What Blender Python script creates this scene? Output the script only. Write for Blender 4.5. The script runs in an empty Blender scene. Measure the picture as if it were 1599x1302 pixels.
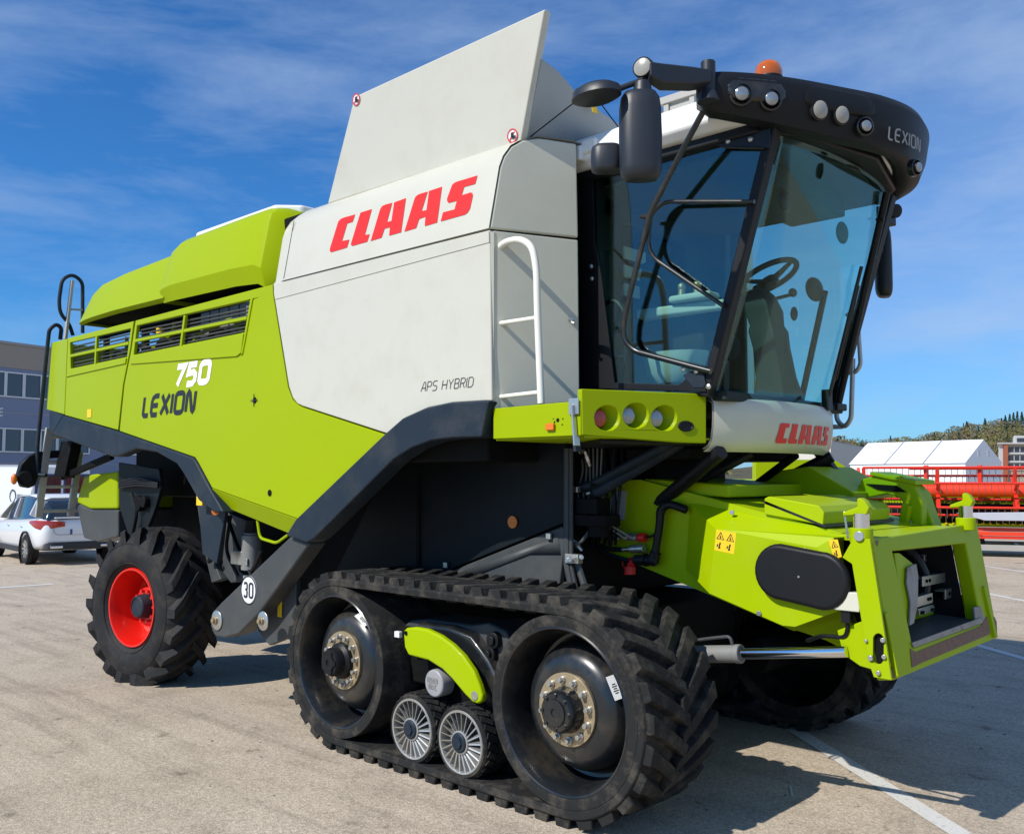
import bpy, bmesh, math, random
from mathutils import Vector as V, Matrix
from mathutils.geometry import tessellate_polygon
R = math.radians; PI = math.pi
random.seed(7)
sc = bpy.context.scene
col = sc.collection

# ------------------------------------------------------------------ survey
# Metres. Machine axes: X forward, Y to its left, Z up; origin on the ground under the machine.
CAM = V((5.0, -5.65, 1.9)); FPX = 1464.0; CX, CY = 799.5, 651.0
_y = R(46.8); _p = math.atan(94/1464)
_f0 = V((-math.cos(_y), math.sin(_y), 0)); RT = V((math.sin(_y), math.cos(_y), 0))
FW = _f0*math.cos(_p) + V((0, 0, math.sin(_p))); UP = -_f0*math.sin(_p) + V((0, 0, math.cos(_p)))
def ray(px, py): return FW + RT*((px-CX)/FPX) + UP*(-(py-CY)/FPX)
def sv(px, py, ax, val):
    """point of the photograph's survey lying on the real plane ax = val (metres)"""
    i = 'xyz'.index(ax); d = ray(px, py); return CAM + d*((val-CAM[i])/d[i])
def svp(px, py, p0, n):
    d = ray(px, py); return CAM + d*((V(p0)-CAM).dot(V(n))/d.dot(V(n)))
def far(px, py, depth):
    return CAM + ray(px, py)*depth

# ------------------------------------------------------------------ materials
MATS = {}
def mat(name, c, rough=.5, metal=0., coat=0., var=.08, vscale=6., bump=0., bscale=60., spec=.5, dirt=None, dirt_amt=.5, dscale=2.5):
    m = bpy.data.materials.new(name); m.use_nodes = True; nt = m.node_tree; N = nt.nodes; L = nt.links
    b = N['Principled BSDF']
    b.inputs['Roughness'].default_value = rough; b.inputs['Metallic'].default_value = metal
    b.inputs['Coat Weight'].default_value = coat; b.inputs['Coat Roughness'].default_value = .08
    b.inputs['Specular IOR Level'].default_value = spec
    tc = N.new('ShaderNodeTexCoord')
    nz = N.new('ShaderNodeTexNoise'); nz.inputs['Scale'].default_value = vscale; nz.inputs['Detail'].default_value = 8; nz.inputs['Roughness'].default_value = .65
    L.new(tc.outputs['Object'], nz.inputs['Vector'])
    mx = N.new('ShaderNodeMix'); mx.data_type = 'RGBA'
    mx.inputs[6].default_value = (*[v*(1-var) for v in c], 1); mx.inputs[7].default_value = (*[min(1, v*(1+var)) for v in c], 1)
    L.new(nz.outputs['Fac'], mx.inputs[0]); out = mx.outputs[2]
    if dirt:
        n2 = N.new('ShaderNodeTexNoise'); n2.inputs['Scale'].default_value = dscale; n2.inputs['Detail'].default_value = 10; n2.inputs['Roughness'].default_value = .7
        L.new(tc.outputs['Object'], n2.inputs['Vector'])
        rp = N.new('ShaderNodeValToRGB'); rp.color_ramp.elements[0].position = .48; rp.color_ramp.elements[1].position = .78
        rp.color_ramp.elements[1].color = (dirt_amt,)*3+(1,)
        L.new(n2.outputs['Fac'], rp.inputs[0])
        m2 = N.new('ShaderNodeMix'); m2.data_type = 'RGBA'; m2.inputs[7].default_value = (*dirt, 1)
        L.new(rp.outputs[0], m2.inputs[0]); L.new(out, m2.inputs[6]); out = m2.outputs[2]
        ad = N.new('ShaderNodeMath'); ad.operation = 'MULTIPLY_ADD'; ad.inputs[1].default_value = .35; ad.inputs[2].default_value = rough
        L.new(rp.outputs[0], ad.inputs[0]); L.new(ad.outputs[0], b.inputs['Roughness'])
    L.new(out, b.inputs['Base Color'])
    if bump:
        n3 = N.new('ShaderNodeTexNoise'); n3.inputs['Scale'].default_value = bscale; n3.inputs['Detail'].default_value = 6
        L.new(tc.outputs['Object'], n3.inputs['Vector'])
        bp = N.new('ShaderNodeBump'); bp.inputs['Strength'].default_value = bump; bp.inputs['Distance'].default_value = .02
        L.new(n3.outputs['Fac'], bp.inputs['Height']); L.new(bp.outputs[0], b.inputs['Normal'])
    MATS[name] = m; return m
DUST = (.30, .26, .19)
GREEN = mat('green_paint', (.305, .400, .0006), .36, coat=.02, spec=.10, var=.035, vscale=1.3, bump=.012, bscale=2.2, dirt=(.33, .40, .006), dirt_amt=.22)
GREENF = mat('feeder_green_paint', (.335, .450, .0006), .42, coat=.02, spec=.10, var=.05, vscale=2., bump=.02, bscale=5., dirt=(.36, .40, .04), dirt_amt=.3)
WHITE = mat('light_grey_paint', (.55, .535, .445), .38, coat=.15, var=.03, vscale=1.2, bump=.015, bscale=2.0, dirt=(.44, .415, .34), dirt_amt=.55)
PEARL = mat('pearl_panel', (.60, .585, .465), .42, coat=.2, var=.04, bump=.02, bscale=2.5, dirt=(.5, .48, .38), dirt_amt=.3)
RAILW = mat('rail_cream', (.78, .76, .66), .35, var=.03)
INNER = mat('inner_panel_paint', (.008, .0125, .016), .45, var=.2, spec=.12, dirt=(.04, .038, .034), dirt_amt=.35)
SLATE = mat('slate_plastic', (.016, .0255, .038), .50, spec=.18, var=.15, vscale=9., bump=.05, bscale=40., dirt=(.09, .09, .085), dirt_amt=.4)
GREY = mat('dark_grey_steel', (.055, .060, .062), .45, spec=.25, var=.12, bump=.02, bscale=20., dirt=(.15, .14, .12), dirt_amt=.4)
BLACK = mat('black_plastic', (.007, .0074, .0086), .48, spec=.28, var=.2, vscale=12., bump=.04, bscale=160.)
BLACKG = mat('black_gloss_paint', (.010, .012, .014), .28, coat=.25, var=.2, dirt=(.15, .115, .07), dirt_amt=.4, dscale=3.2)
DARK = mat('dark_chassis', (.0045, .005, .0054), .65, spec=.12, var=.3, dirt=(.022, .02, .017), dirt_amt=.5)
MIRR = mat('mirror_shell_plastic', (.016, .019, .025), .45, var=.1, bump=.05, bscale=180.)
RUBBER = mat('track_rubber', (.019, .0192, .019), .74, spec=.15, var=.25, vscale=10., bump=.12, bscale=45., dirt=(.15, .13, .10), dirt_amt=.7, dscale=6.5)
TYRE = mat('tyre_rubber', (.020, .020, .021), .68, spec=.18, var=.25, vscale=8., bump=.10, bscale=40., dirt=(.10, .085, .065), dirt_amt=.5, dscale=4.)
REDRIM = mat('red_rim_paint', (.70, .012, .006), .32, coat=.4, var=.06, dirt=(.45, .05, .03), dirt_amt=.3)
REDLOGO = mat('red_lettering', (.80, .018, .008), .4, var=.02)
CHROME = mat('chrome_rod', (.75, .76, .78), .12, metal=1., var=.03)
STEEL = mat('zinc_steel', (.55, .54, .50), .36, metal=.9, var=.12, vscale=25.)
ZINC = mat('zinc_yellow_ring', (.42, .33, .20), .45, metal=.6, var=.3, vscale=20.)
ALU = mat('cast_aluminium', (.50, .49, .46), .45, metal=.75, var=.12, vscale=18., bump=.05)
LADDER = mat('ladder_aluminium', (.40, .385, .345), .45, metal=.15, var=.1)
CAPGREY = mat('grey_plastic_cap', (.30, .30, .31), .5, var=.06)
CAST = mat('cast_iron_cover', (.20, .20, .19), .55, var=.15, bump=.05)
ORANGE = mat('orange_reflector', (.72, .17, .01), .3, var=.05)
YELLOW = mat('yellow_sticker', (.85, .55, .01), .45, var=.05)
STICKER = mat('white_sticker', (.75, .76, .76), .5, var=.04)
PLATE = mat('printed_plate', (.42, .45, .47), .4, var=.2, vscale=40.)
INK = mat('dark_ink', (.012, .013, .015), .5, var=.05)
INKS = mat('slate_lettering', (.028, .040, .050), .45, var=.05)
INKG = mat('grey_lettering', (.30, .28, .25), .5, var=.05)
WHITEL = mat('white_lettering', (.86, .86, .84), .45, var=.02)
REDCAP = mat('red_coupling_cap', (.62, .015, .012), .35, var=.08)
LENSR = mat('red_lamp_lens', (.35, .03, .015), .15, coat=.6, var=.2, vscale=60.)
LENS = mat('clear_lamp_lens', (.30, .32, .33), .2, metal=.6, coat=.6, var=.25, vscale=70.)
LENSD = mat('frosted_lamp_lens', (.33, .31, .26), .25, coat=.4, var=.15, vscale=60.)
SILVERG = mat('bare_wear_steel', (.30, .27, .24), .5, metal=.5, var=.3, vscale=14., dirt=(.16, .075, .04), dirt_amt=.8, dscale=6.)
RUST = mat('rusty_worn_edge', (.20, .115, .07), .75, var=.4, vscale=22., bump=.1)
TANK = mat('shaded_grey_flap', (.30, .33, .34), .5, metal=.25, var=.08)  # bluish grey of the flap in shade, put into its base colour
ROOFW = mat('roof_white', (.80, .80, .76), .35, coat=.2, var=.03)
SEATM = mat('seat_fabric', (.020, .026, .026), .85, spec=.15, var=.2)
INTER = mat('cab_interior_grey', (.016, .026, .023), .6, spec=.2, var=.1)
CONS = mat('console_light_grey', (.50, .53, .50), .5, var=.06)
BLUEP = mat('blue_canister', (.03, .07, .22), .4, var=.1)

def glassmat(name, tint, refl=.10, rough=.0, gain=.24):
    m = bpy.data.materials.new(name); m.use_nodes = True; nt = m.node_tree; N = nt.nodes; L = nt.links
    N.remove(N['Principled BSDF'])
    o = N['Material Output']; t = N.new('ShaderNodeBsdfTransparent'); t.inputs[0].default_value = (*tint, 1)
    g = N.new('ShaderNodeBsdfGlossy'); g.inputs['Roughness'].default_value = rough; g.inputs[0].default_value = (.9, .97, .97, 1)
    fr = N.new('ShaderNodeLayerWeight'); fr.inputs[0].default_value = .25
    ma = N.new('ShaderNodeMath'); ma.operation = 'MULTIPLY_ADD'; ma.inputs[1].default_value = gain; ma.inputs[2].default_value = refl
    L.new(fr.outputs['Fresnel'], ma.inputs[0]); mx = N.new('ShaderNodeMixShader')
    L.new(ma.outputs[0], mx.inputs[0]); L.new(t.outputs[0], mx.inputs[1]); L.new(g.outputs[0], mx.inputs[2]); L.new(mx.outputs[0], o.inputs[0])
    return m
GLASS = glassmat('tinted_cab_glass', (.78, .92, .88), .06)
GLASSW = glassmat('windscreen_glass', (.80, .94, .93), .004, gain=.13)
AMBER = bpy.data.materials.new('amber_dome'); AMBER.use_nodes = True
_b = AMBER.node_tree.nodes['Principled BSDF']; _b.inputs['Base Color'].default_value = (.95, .20, .01, 1); _b.inputs['Roughness'].default_value = .08
_b.inputs['Transmission Weight'].default_value = .55; _b.inputs['IOR'].default_value = 1.3; _b.inputs['Coat Weight'].default_value = 1
WINDOW = mat('office_window_glass', (.03, .045, .07), .08, coat=.6, var=.3, vscale=.6)
CARGLASS = mat('car_glass', (.012, .018, .022), .06, coat=1., var=.2)

# ------------------------------------------------------------------ mesh builder
def fillet(pts, rad, n=6):
    pts = [V(p) for p in pts]; out = [pts[0]]
    for a, b, c in zip(pts, pts[1:], pts[2:]):
        u = (a-b); w = (c-b); r = min(rad, u.length*.48, w.length*.48)
        p, q = b+u.normalized()*r, b+w.normalized()*r
        for i in range(n+1):
            t = i/n; out.append(p*(1-t)**2 + b*2*t*(1-t) + q*t*t)
    out.append(pts[-1]); return out
def basis(d):
    d = V(d).normalized(); u = d.cross(V((0, 0, 1)))
    if u.length < 1e-3: u = d.cross(V((0, 1, 0)))
    u.normalize(); return u, d.cross(u)
class MB:
    def __init__(s): s.v = []; s.f = []; s.m = []; s.cur = 0
    def add(s, vs, fs):
        o = len(s.v); s.v += [tuple(p) for p in vs]
        for f in fs: s.f.append([o+i for i in f]); s.m.append(s.cur)
        return s
    def slot(s, i): s.cur = i; return s
    def box(s, c, d, rot=None):
        c = V(c); h = V(d)/2; vs = []
        for x in (-1, 1):
            for y in (-1, 1):
                for z in (-1, 1):
                    p = V((x*h.x, y*h.y, z*h.z)); vs.append(c + (rot @ p if rot else p))
        return s.add(vs, [(0, 1, 3, 2), (4, 6, 7, 5), (0, 4, 5, 1), (2, 3, 7, 6), (0, 2, 6, 4), (1, 5, 7, 3)])
    def beam(s, a, b, w, h, up=(0, 0, 1)):
        a, b = V(a), V(b); d = (b-a).normalized(); u = d.cross(V(up)).normalized()*w/2; q = u.normalized().cross(d)*h/2
        return s.add([a-u-q, a+u-q, a+u+q, a-u+q, b-u-q, b+u-q, b+u+q, b-u+q], [(3, 2, 1, 0), (4, 5, 6, 7), (0, 1, 5, 4), (1, 2, 6, 5), (2, 3, 7, 6), (3, 0, 4, 7)])
    def prism(s, loops, d):
        if not isinstance(loops[0][0], (tuple, list, V)): loops = [loops]
        if isinstance(loops[0], V): loops = [loops]
        loops = [[V(p) for p in l] for l in loops]; d = V(d); flat = [p for l in loops for p in l]; n = len(flat)
        if len(loops) == 1: caps = [list(range(n))]
        else: caps = [list(t) for t in tessellate_polygon(loops)]
        fs = caps + [[i+n for i in reversed(c)] for c in caps]; o = 0
        for l in loops:
            k = len(l)
            for i in range(k): fs.append([o+i, o+(i+1) % k, n+o+(i+1) % k, n+o+i])
            o += k
        return s.add(flat+[p+d for p in flat], fs)
    def tube(s, path, r, n=10, closed=False, sy=1.):
        path = [V(p) for p in path]; k = len(path); vs = []; u0 = None
        for i, p in enumerate(path):
            a = path[i-1] if (i or closed) else p; b = path[(i+1) % k] if (i < k-1 or closed) else p
            d = (b-a).normalized()
            if u0 is None: u0, _ = basis(d)
            u0 = (u0 - d*u0.dot(d)).normalized(); w = d.cross(u0); rr = r[i] if isinstance(r, (list, tuple)) else r
            for j in range(n): t = 2*PI*j/n; vs.append(p + u0*math.cos(t)*rr + w*math.sin(t)*rr*sy)
        fs = []
        for i in range(k if closed else k-1):
            for j in range(n): fs.append((i*n+j, i*n+(j+1) % n, ((i+1) % k)*n+(j+1) % n, ((i+1) % k)*n+j))
        if not closed: fs += [list(range(n))[::-1], list(range((k-1)*n, k*n))]
        return s.add(vs, fs)
    def cyl(s, a, b, r0, r1=None, n=24): return s.tube([a, b], [r0, r0 if r1 is None else r1], n)
    def lathe(s, prof, o, ax=(0, 1, 0), n=48, closed=False, up=None):
        o = V(o); ax = V(ax).normalized(); u, w = basis(ax)
        vs = []; k = len(prof)
        for (r, h) in prof:
            for j in range(n): t = 2*PI*j/n; vs.append(o + ax*h + u*math.cos(t)*r + w*math.sin(t)*r)
        fs = []
        for i in range(k if closed else k-1):
            for j in range(n): fs.append((i*n+j, i*n+(j+1) % n, ((i+1) % k)*n+(j+1) % n, ((i+1) % k)*n+j))
        return s.add(vs, fs)
    def ball(s, c, r, n=16, sq=(1, 1, 1)):
        c = V(c); vs = []; fs = []; m = n//2
        for i in range(m+1):
            a = PI*i/m
            for j in range(n): t = 2*PI*j/n; vs.append(c + V((r*sq[0]*math.sin(a)*math.cos(t), r*sq[1]*math.sin(a)*math.sin(t), r*sq[2]*math.cos(a))))
        for i in range(m):
            for j in range(n): fs.append((i*n+j, i*n+(j+1) % n, (i+1)*n+(j+1) % n, (i+1)*n+j))
        return s.add(vs, fs)
    def loft(s, rings, closed=True, cap=True):
        k = len(rings[0]); vs = [p for r in rings for p in r]; fs = []
        for i in range(len(rings)-1):
            for j in range(k if closed else k-1): fs.append((i*k+j, i*k+(j+1) % k, (i+1)*k+(j+1) % k, (i+1)*k+j))
        if cap and closed: fs += [list(range(k))[::-1], list(range((len(rings)-1)*k, len(rings)*k))]
        return s.add(vs, fs)
    def mirror(s):
        n = len(s.v); s.v += [(x, -y, z) for x, y, z in s.v]; k = len(s.f)
        s.f += [[i+n for i in reversed(f)] for f in s.f[:k]]; s.m += s.m[:k]; return s
    def flipped(s):
        s.v = [(x, -y, z) for x, y, z in s.v]; s.f = [list(reversed(f)) for f in s.f]; return s
    def build(s, name, m, parent=None, bevel=0, seg=2, angle=38, smooth=True, solid=0, sub=0, loc=None, rim=True):
        me = bpy.data.meshes.new(name); me.from_pydata(s.v, [], s.f); 
        ms = m if isinstance(m, (list, tuple)) else [m]
        for x in ms: me.materials.append(x)
        me.polygons.foreach_set('material_index', s.m)
        bm = bmesh.new(); bm.from_mesh(me); bmesh.ops.remove_doubles(bm, verts=bm.verts, dist=1e-5); bmesh.ops.recalc_face_normals(bm, faces=bm.faces); bm.to_mesh(me); bm.free()
        if smooth:
            me.shade_smooth(); me.set_sharp_from_angle(angle=R(angle))
        o = bpy.data.objects.new(name, me); col.objects.link(o)
        if solid:
            q = o.modifiers.new('s', 'SOLIDIFY'); q.thickness = solid; q.offset = 0; q.use_rim = rim
        if bevel:
            q = o.modifiers.new('b', 'BEVEL'); q.width = bevel; q.segments = seg; q.limit_method = 'ANGLE'; q.angle_limit = R(35); q.harden_normals = True
        if sub:
            q = o.modifiers.new('u', 'SUBSURF'); q.levels = q.render_levels = sub
        if parent: o.parent = parent
        if loc is not None: o.location = loc
        return o
def thing(name, label, cat, group=None, loc=(0, 0, 0), rz=0):
    o = bpy.data.objects.new(name, None); col.objects.link(o); o.location = loc; o.rotation_euler.z = rz
    o['label'] = label; o['category'] = cat
    if group: o['group'] = group
    return o
def tag(o, label=None, cat=None, group=None, kind=None):
    for k, v in (('label', label), ('category', cat), ('group', group), ('kind', kind)):
        if v: o[k] = v
    return o
def scatter(mb, name, m, parent, pts, **k):
    """one part per position: the first is built, the rest are copies sharing its mesh"""
    o = mb.build(name, m, parent, **k); o.location = pts[0]
    for p in pts[1:]:
        c = o.copy(); col.objects.link(c); c.parent = parent; c.location = p
    return o
def plate(name, pts, d, m, parent, bevel=.006, **k): return MB().prism(pts, d).build(name, m, parent, bevel=bevel, **k)

# ------------------------------------------------------------------ lettering
# stroke letters in a unit box (x 0..w, y 0..1)
def arc(cx, cy, rx, ry, a0, a1, n=6): return [(cx+rx*math.cos(R(a0+(a1-a0)*i/n)), cy+ry*math.sin(R(a0+(a1-a0)*i/n))) for i in range(n+1)]
def O_(w): return arc(w-.2, .8, .2, .2, 0, 90)+arc(.2, .8, .2, .2, 90, 180)+arc(.2, .2, .2, .2, 180, 270)+arc(w-.2, .2, .2, .2, 270, 360)
GL = {
 'L': (.42, [[(0, 1), (0, .12), (.1, 0), (.42, 0)]]), 'E': (.55, [[(.55, 1), (.25, 1), (.07, .9), (0, .7), (0, .2), (.1, 0), (.5, 0)], [(0, .5), (.5, .5)]]),
 'X': (.6, [[(0, 1), (.6, 0)], [(.6, 1), (0, 0)]]), 'I': (.02, [[(0, 0), (0, 1)]]), 'O': (.62, [O_(.62)+[(.62, .8)]]), '0': (.62, [O_(.62)+[(.62, .8)]]),
 'N': (.6, [[(0, 0), (0, .85), (.1, 1), (.2, .9), (.42, .08), (.52, 0), (.6, .12), (.6, 1)]]),
 'A': (.6, [[(0, 0), (.25, .85), (.33, 1), (.45, 1), (.55, .85), (.6, 0)], [(.12, .35), (.58, .35)]]), 'P': (.55, [[(0, 0), (0, 1), (.4, 1), (.55, .88), (.55, .6), (.42, .48), (0, .48)]]),
 'S': (.55, [[(.55, 1), (.15, 1), (0, .88), (0, .62), (.12, .52), (.43, .5), (.55, .4), (.55, .12), (.42, 0), (0, 0)]]),
 'H': (.6, [[(0, 0), (0, 1)], [(.6, 0), (.6, 1)], [(0, .5), (.6, .5)]]), 'Y': (.6, [[(0, 1), (.3, .48), (.6, 1)], [(.3, .48), (.3, 0)]]),
 'B': (.55, [[(0, 0), (0, 1), (.42, 1), (.53, .88), (.53, .65), (.42, .52), (0, .52)], [(.42, .52), (.56, .4), (.56, .12), (.44, 0), (0, 0)]]),
 'R': (.55, [[(0, 0), (0, 1), (.42, 1), (.55, .88), (.55, .6), (.42, .48), (0, .48)], [(.3, .48), (.56, 0)]]),
 'D': (.6, [[(0, 0), (0, 1), (.42, 1), (.6, .8), (.6, .2), (.42, 0), (0, 0)]]),
 '7': (.55, [[(0, 1), (.58, 1), (.16, 0)]]), '5': (.55, [[(.56, 1), (.06, 1), (0, .55), (.38, .6), (.54, .45), (.54, .18), (.4, 0), (0, 0)]]),
 '3': (.5, [[(0, .88), (.1, 1), (.4, 1), (.5, .88), (.5, .62), (.4, .53), (.2, .53)], [(.4, .53), (.5, .42), (.5, .12), (.4, 0), (.1, 0), (0, .12)]]),
 'T': (.55, [[(0, 1), (.55, 1)], [(.275, 1), (.275, 0)]]), 'C': (.55, [[(.55, 1), (.12, 1), (0, .85), (0, .15), (.12, 0), (.55, 0)]]),
 'M': (.7, [[(0, 0), (0, 1), (.35, .35), (.7, 1), (.7, 0)]]), ' ': (.3, []),
}
def lettering(name, text, o, u, v, h, wt, m, parent, shear=0., gap=.28, sx=1., lift=.003, path=None):
    """flat letters on a surface; u, v unit vectors along and up the surface; path(x, y) -> point overrides for curved ones"""
    o, u, v = V(o), V(u).normalized(), V(v).normalized(); n = u.cross(v).normalized(); mb = MB(); x0 = 0
    P = path or (lambda x, y: o + u*x + v*y + n*lift)
    for ch in text:
        w, st = GL[ch]
        for si, s in enumerate(st):
            lz = n*(.0004*si)
            pts = [V((p[0]*sx*h, p[1]*h)) for p in s]; k = len(pts); lf = []; rg = []; cl = (pts[0]-pts[-1]).length < 1e-4
            for i, p in enumerate(pts):
                a = pts[i-1] if i else (pts[-2] if cl else None); b = pts[i+1] if i < k-1 else (pts[1] if cl else None)
                d1 = (p-a).normalized() if a is not None else None; d2 = (b-p).normalized() if b is not None else None
                if d1 is None: d1 = d2
                if d2 is None: d2 = d1
                nn = V((-(d1+d2).y, (d1+d2).x)).normalized(); c = max(.45, nn.dot(V((-d1.y, d1.x)))); q = nn*(wt/2/c)
                e = V((0, 0))
                lf.append(p+q); rg.append(p-q)
            vs = []
            for q in lf+rg: vs.append(P(x0 + q.x + q.y*shear, q.y) + lz)
            mb.add(vs, [(i, i+1, k+i+1, k+i) for i in range(k-1)])
        x0 += w*sx*h + gap*h
    return mb.build(name, m, parent, smooth=False)
# ================================================================== the combine harvester
H = thing('combine_harvester', 'lime green and white combine harvester on rubber tracks with its cab to the right', 'combine harvester')
W = -1.62                                      # plane of the right-hand side panels
S = lambda *ps, y=W: [sv(a, b, 'y', y) for a, b in ps]
INW = V((0, .035, 0))
T24 = math.tan(R(24)); N24 = V((math.cos(R(24)), -math.sin(R(24)), 0)); P24 = V((1.03, -1.62, 3.4))
D24 = V((math.sin(R(24)), math.cos(R(24)), 0))
wp = lambda x, y: svp(x, y, P24, N24)

# --- side panels
white_pts = S((427, 441.5), (765, 358.5), (768, 626), (757, 626), (707, 629), (668.5, 637), (633, 653), (604, 677), (472, 634), (464, 630), (457, 621), (451, 604), (429, 470), (427, 459))
pw = plate('side_panel', white_pts, INW, WHITE, H, bevel=.010, seg=3); pw['label'] = 'large light grey side panel'
MB().prism(S((428, 444), (764, 361), (764.5, 379), (430, 468)), (0, -.005, 0)).build('panel_fold', WHITE, pw, bevel=.0045, seg=3)
# front mid green panel with the grille opening, its fold line and bevelled lower edge
green_out = S((211.5, 500.5), (425.5, 444), (426, 459), (449, 604), (456, 624), (464, 632), (472, 636), (602.5, 679), (467, 809), (464.5, 810), (331, 762), (310, 723), (304, 713.5), (186.5, 672.5), (194, 600), (205, 545))
grille1 = S((213.5, 508.5), (388, 469), (390, 472), (381.4, 519), (208.5, 554))
fg = MB().prism([green_out, grille1], INW).build('side_panel', GREEN, H, bevel=.007, seg=2); fg['label'] = 'lime green middle side panel'
low = [sv(*p, 'y', W) for p in ((331, 762.6), (464.5, 810.6), (467, 809.5))] + [sv(*p, 'y', W+.07) for p in ((450, 832), (347, 789.5))]
plate('lower_skirt', low, (0, .03, 0), GREEN, H, bevel=.005)
rear_out = S((106, 528), (208.5, 501.3), (203, 545), (192, 600), (184, 671.5), (101, 648))
grille2 = S((109, 535), (204, 512.8), (198, 557), (110, 575.5))
rg = MB().prism([rear_out, grille2], INW).build('side_panel', GREEN, H, bevel=.007); rg['label'] = 'lime green rear side panel'
cor = [sv(105, 528.5, 'y', W), sv(100, 647.5, 'y', W), sv(71, 639, 'y', W+.06), sv(80, 535, 'y', W+.06)]
MB().prism(cor, (0, .035, 0)).build('rear_corner_panel', GREEN, H, bevel=.012, seg=3)
# raised rims round the grilles and their bars
def grille(q, outer):
    a, b, c, d = [V(p) for p in q]
    L_ = lambda t: a.lerp(d, t); Q = lambda t: b.lerp(c, t); o = V((0, -.004, 0))
    fr = MB()
    bars = MB()
    for t in (.14, .27, .40, .64, .77, .90): bars.tube([L_(t)+V((0, .045, 0)), Q(t)+V((0, .045, 0))], .009, 8)
    bars.build('grille_rail', GREY, outer)
    fr.beam(L_(.52)+V((0, .012, 0)), Q(.52)+V((0, .012, 0)), .035, .030)
    m0, m1 = a.lerp(b, .47), d.lerp(c, .47)
    fr.beam(m0+V((0, .006, .0)), m1+V((0, .006, -.02)), .030, .035, up=(1, 0, 0))
    fr.build('grille_bar', GREEN, outer, bevel=.006)
grille([grille1[0], grille1[2], grille1[3], grille1[4]], fg); grille(grille2, rg)
# creases of the grille frames (proud folded band below the openings)
band = [sv(x, y, 'y', W) for x, y in ((208, 556), (382, 521), (378, 551), (371, 557), (205, 569))]
MB().prism(band, (0, -.012, 0)).build('grille_frame', GREEN, fg, bevel=.010, seg=3)
band = [sv(x, y, 'y', W) for x, y in ((109, 577.5), (198.5, 559), (197, 568), (104, 589))]
MB().prism(band, (0, -.012, 0)).build('grille_frame', GREEN, rg, bevel=.010, seg=3)
side = MB().prism([sv(x, y, 'y', W) for x, y in ((392.5, 466), (396, 466), (380, 552), (377, 556), (383.5, 519))], (0, -.010, 0)).build('grille_frame', GREEN, fg, bevel=.006)
# panel latches
for (x, y) in ((421.5, 769.5), (398, 625)):
    p = sv(x, y, 'y', W); MB().cyl(p, p+V((0, -.006, 0)), .026, n=20).build('panel_lock', DARK, H, bevel=.003)
mk = MB(); c = sv(397.5, 625, 'y', W)+V((0, -.008, 0))
for a in (0, 90): mk.box(c, (.006, .004, .10) if a else (.10, .004, .006))
mk.build('position_mark', INKS, fg, smooth=False)
p = sv(140, 645.5, 'y', W); MB().box(p+V((0, -.003, 0)), (.10, .005, .085)).build('warning_sticker', YELLOW, rg, smooth=False)
# --- slate wheel-arch trims
arch = S((769, 626), (757, 626), (707, 629), (668.5, 637.5), (633, 653.5), (603.5, 679.5), (467, 810), (453, 832), (452, 836), (483, 847), (495, 841), (619, 718), (647, 700), (679, 688), (711, 684), (757, 683))
MB().prism([p+V((0, -.03, 0)) for p in arch], (0, .16, 0)).build('track_arch_trim', SLATE, H, bevel=.035, seg=4)
ra = S((101, 649), (184, 673), (304, 714.5), (311, 725), (331, 763), (347, 790), (352, 800), (338, 800), (313, 781), (290, 740), (279, 724), (247, 706), (215, 701), (187, 713), (177, 713), (83, 678), (71, 668), (71, 640))
ra[-1] += V((0, .06, 0)); ra[-2] += V((0, .06, 0))
MB().prism([p+V((0, -.022, 0)) for p in ra[:-2]], (0, .12, 0)).build('wheel_arch_trim', SLATE, H, bevel=.020, seg=3)
e = [ra[0], ra[-3], ra[-2], ra[-1]]
MB().prism([p+V((-.004, -.018, 0)) for p in e], (0, .1, 0)).build('rear_corner_trim', SLATE, H, bevel=.015, seg=3)
# --- lettering
CL = [[(330,455),(225,484),(200,493),(178,508),(163,528),(80,795),(80,822),(92,830),(250,783),(272,705),(200,720),(252,543),(305,528)],
 [(497,402),(385,437),(292,740),(290,758),(302,768),(452,725),(475,652),(428,660)],
 [(700,340),(640,355),(612,366),(592,384),(580,408),(488,718),(595,685),(625,595),(680,582),(672,665),(790,632),(838,293),(722,335),(695,520),(650,530)],
 [(1055,228),(985,248),(955,262),(935,280),(925,300),(825,625),(940,590),(970,500),(1035,475),(1028,570),(1150,535),(1198,180),(1070,222),(1045,412),(995,422)],
 [(1552,68),(1345,130),(1318,144),(1300,165),(1290,190),(1250,300),(1252,325),(1265,340),(1348,318),(1325,405),(1210,435),(1187,523),(1425,457),(1450,440),(1468,415),(1480,390),(1507,265),(1502,244),(1488,236),(1395,265),(1420,180),(1530,150)]]
SH0 = V((0, -1.62, 3.415)); SHN = V((0, -.385, .06)).normalized(); SHV = V((0, .06, .385)).normalized()
mb = MB(); CLN = []
for g in CL:
    p3 = [svp(505+x/6.396, 265+y/6.396, SH0, SHN) for x, y in g]
    CLN.append([(p.x, (p-SH0).dot(SHV)) for p in p3])
    mb.prism([p+SHN*.0125 for p in p3], SHN*.002)
mb.build('logo_lettering', REDLOGO, H, smooth=False)
x0 = min(x for g in CLN for x, y in g); y0 = min(y for g in CLN for x, y in g); hh = max(y for g in CLN for x, y in g)-y0; ww = max(x for g in CLN for x, y in g)-x0
CLN = [[((x-x0)/ww, (y-y0)/hh) for x, y in g] for g in CLN]
pa, pb = sv(221, 644, 'y', W), sv(306, 641, 'y', W); ptop = sv(227, 617, 'y', W)
lettering('model_lettering', 'LEXION', pa+V((.03, 0, -.034)), (1, 0, 0), (0, 0, 1), .172, .046, INK, fg, shear=.20, gap=.34, sx=1.38)
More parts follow.
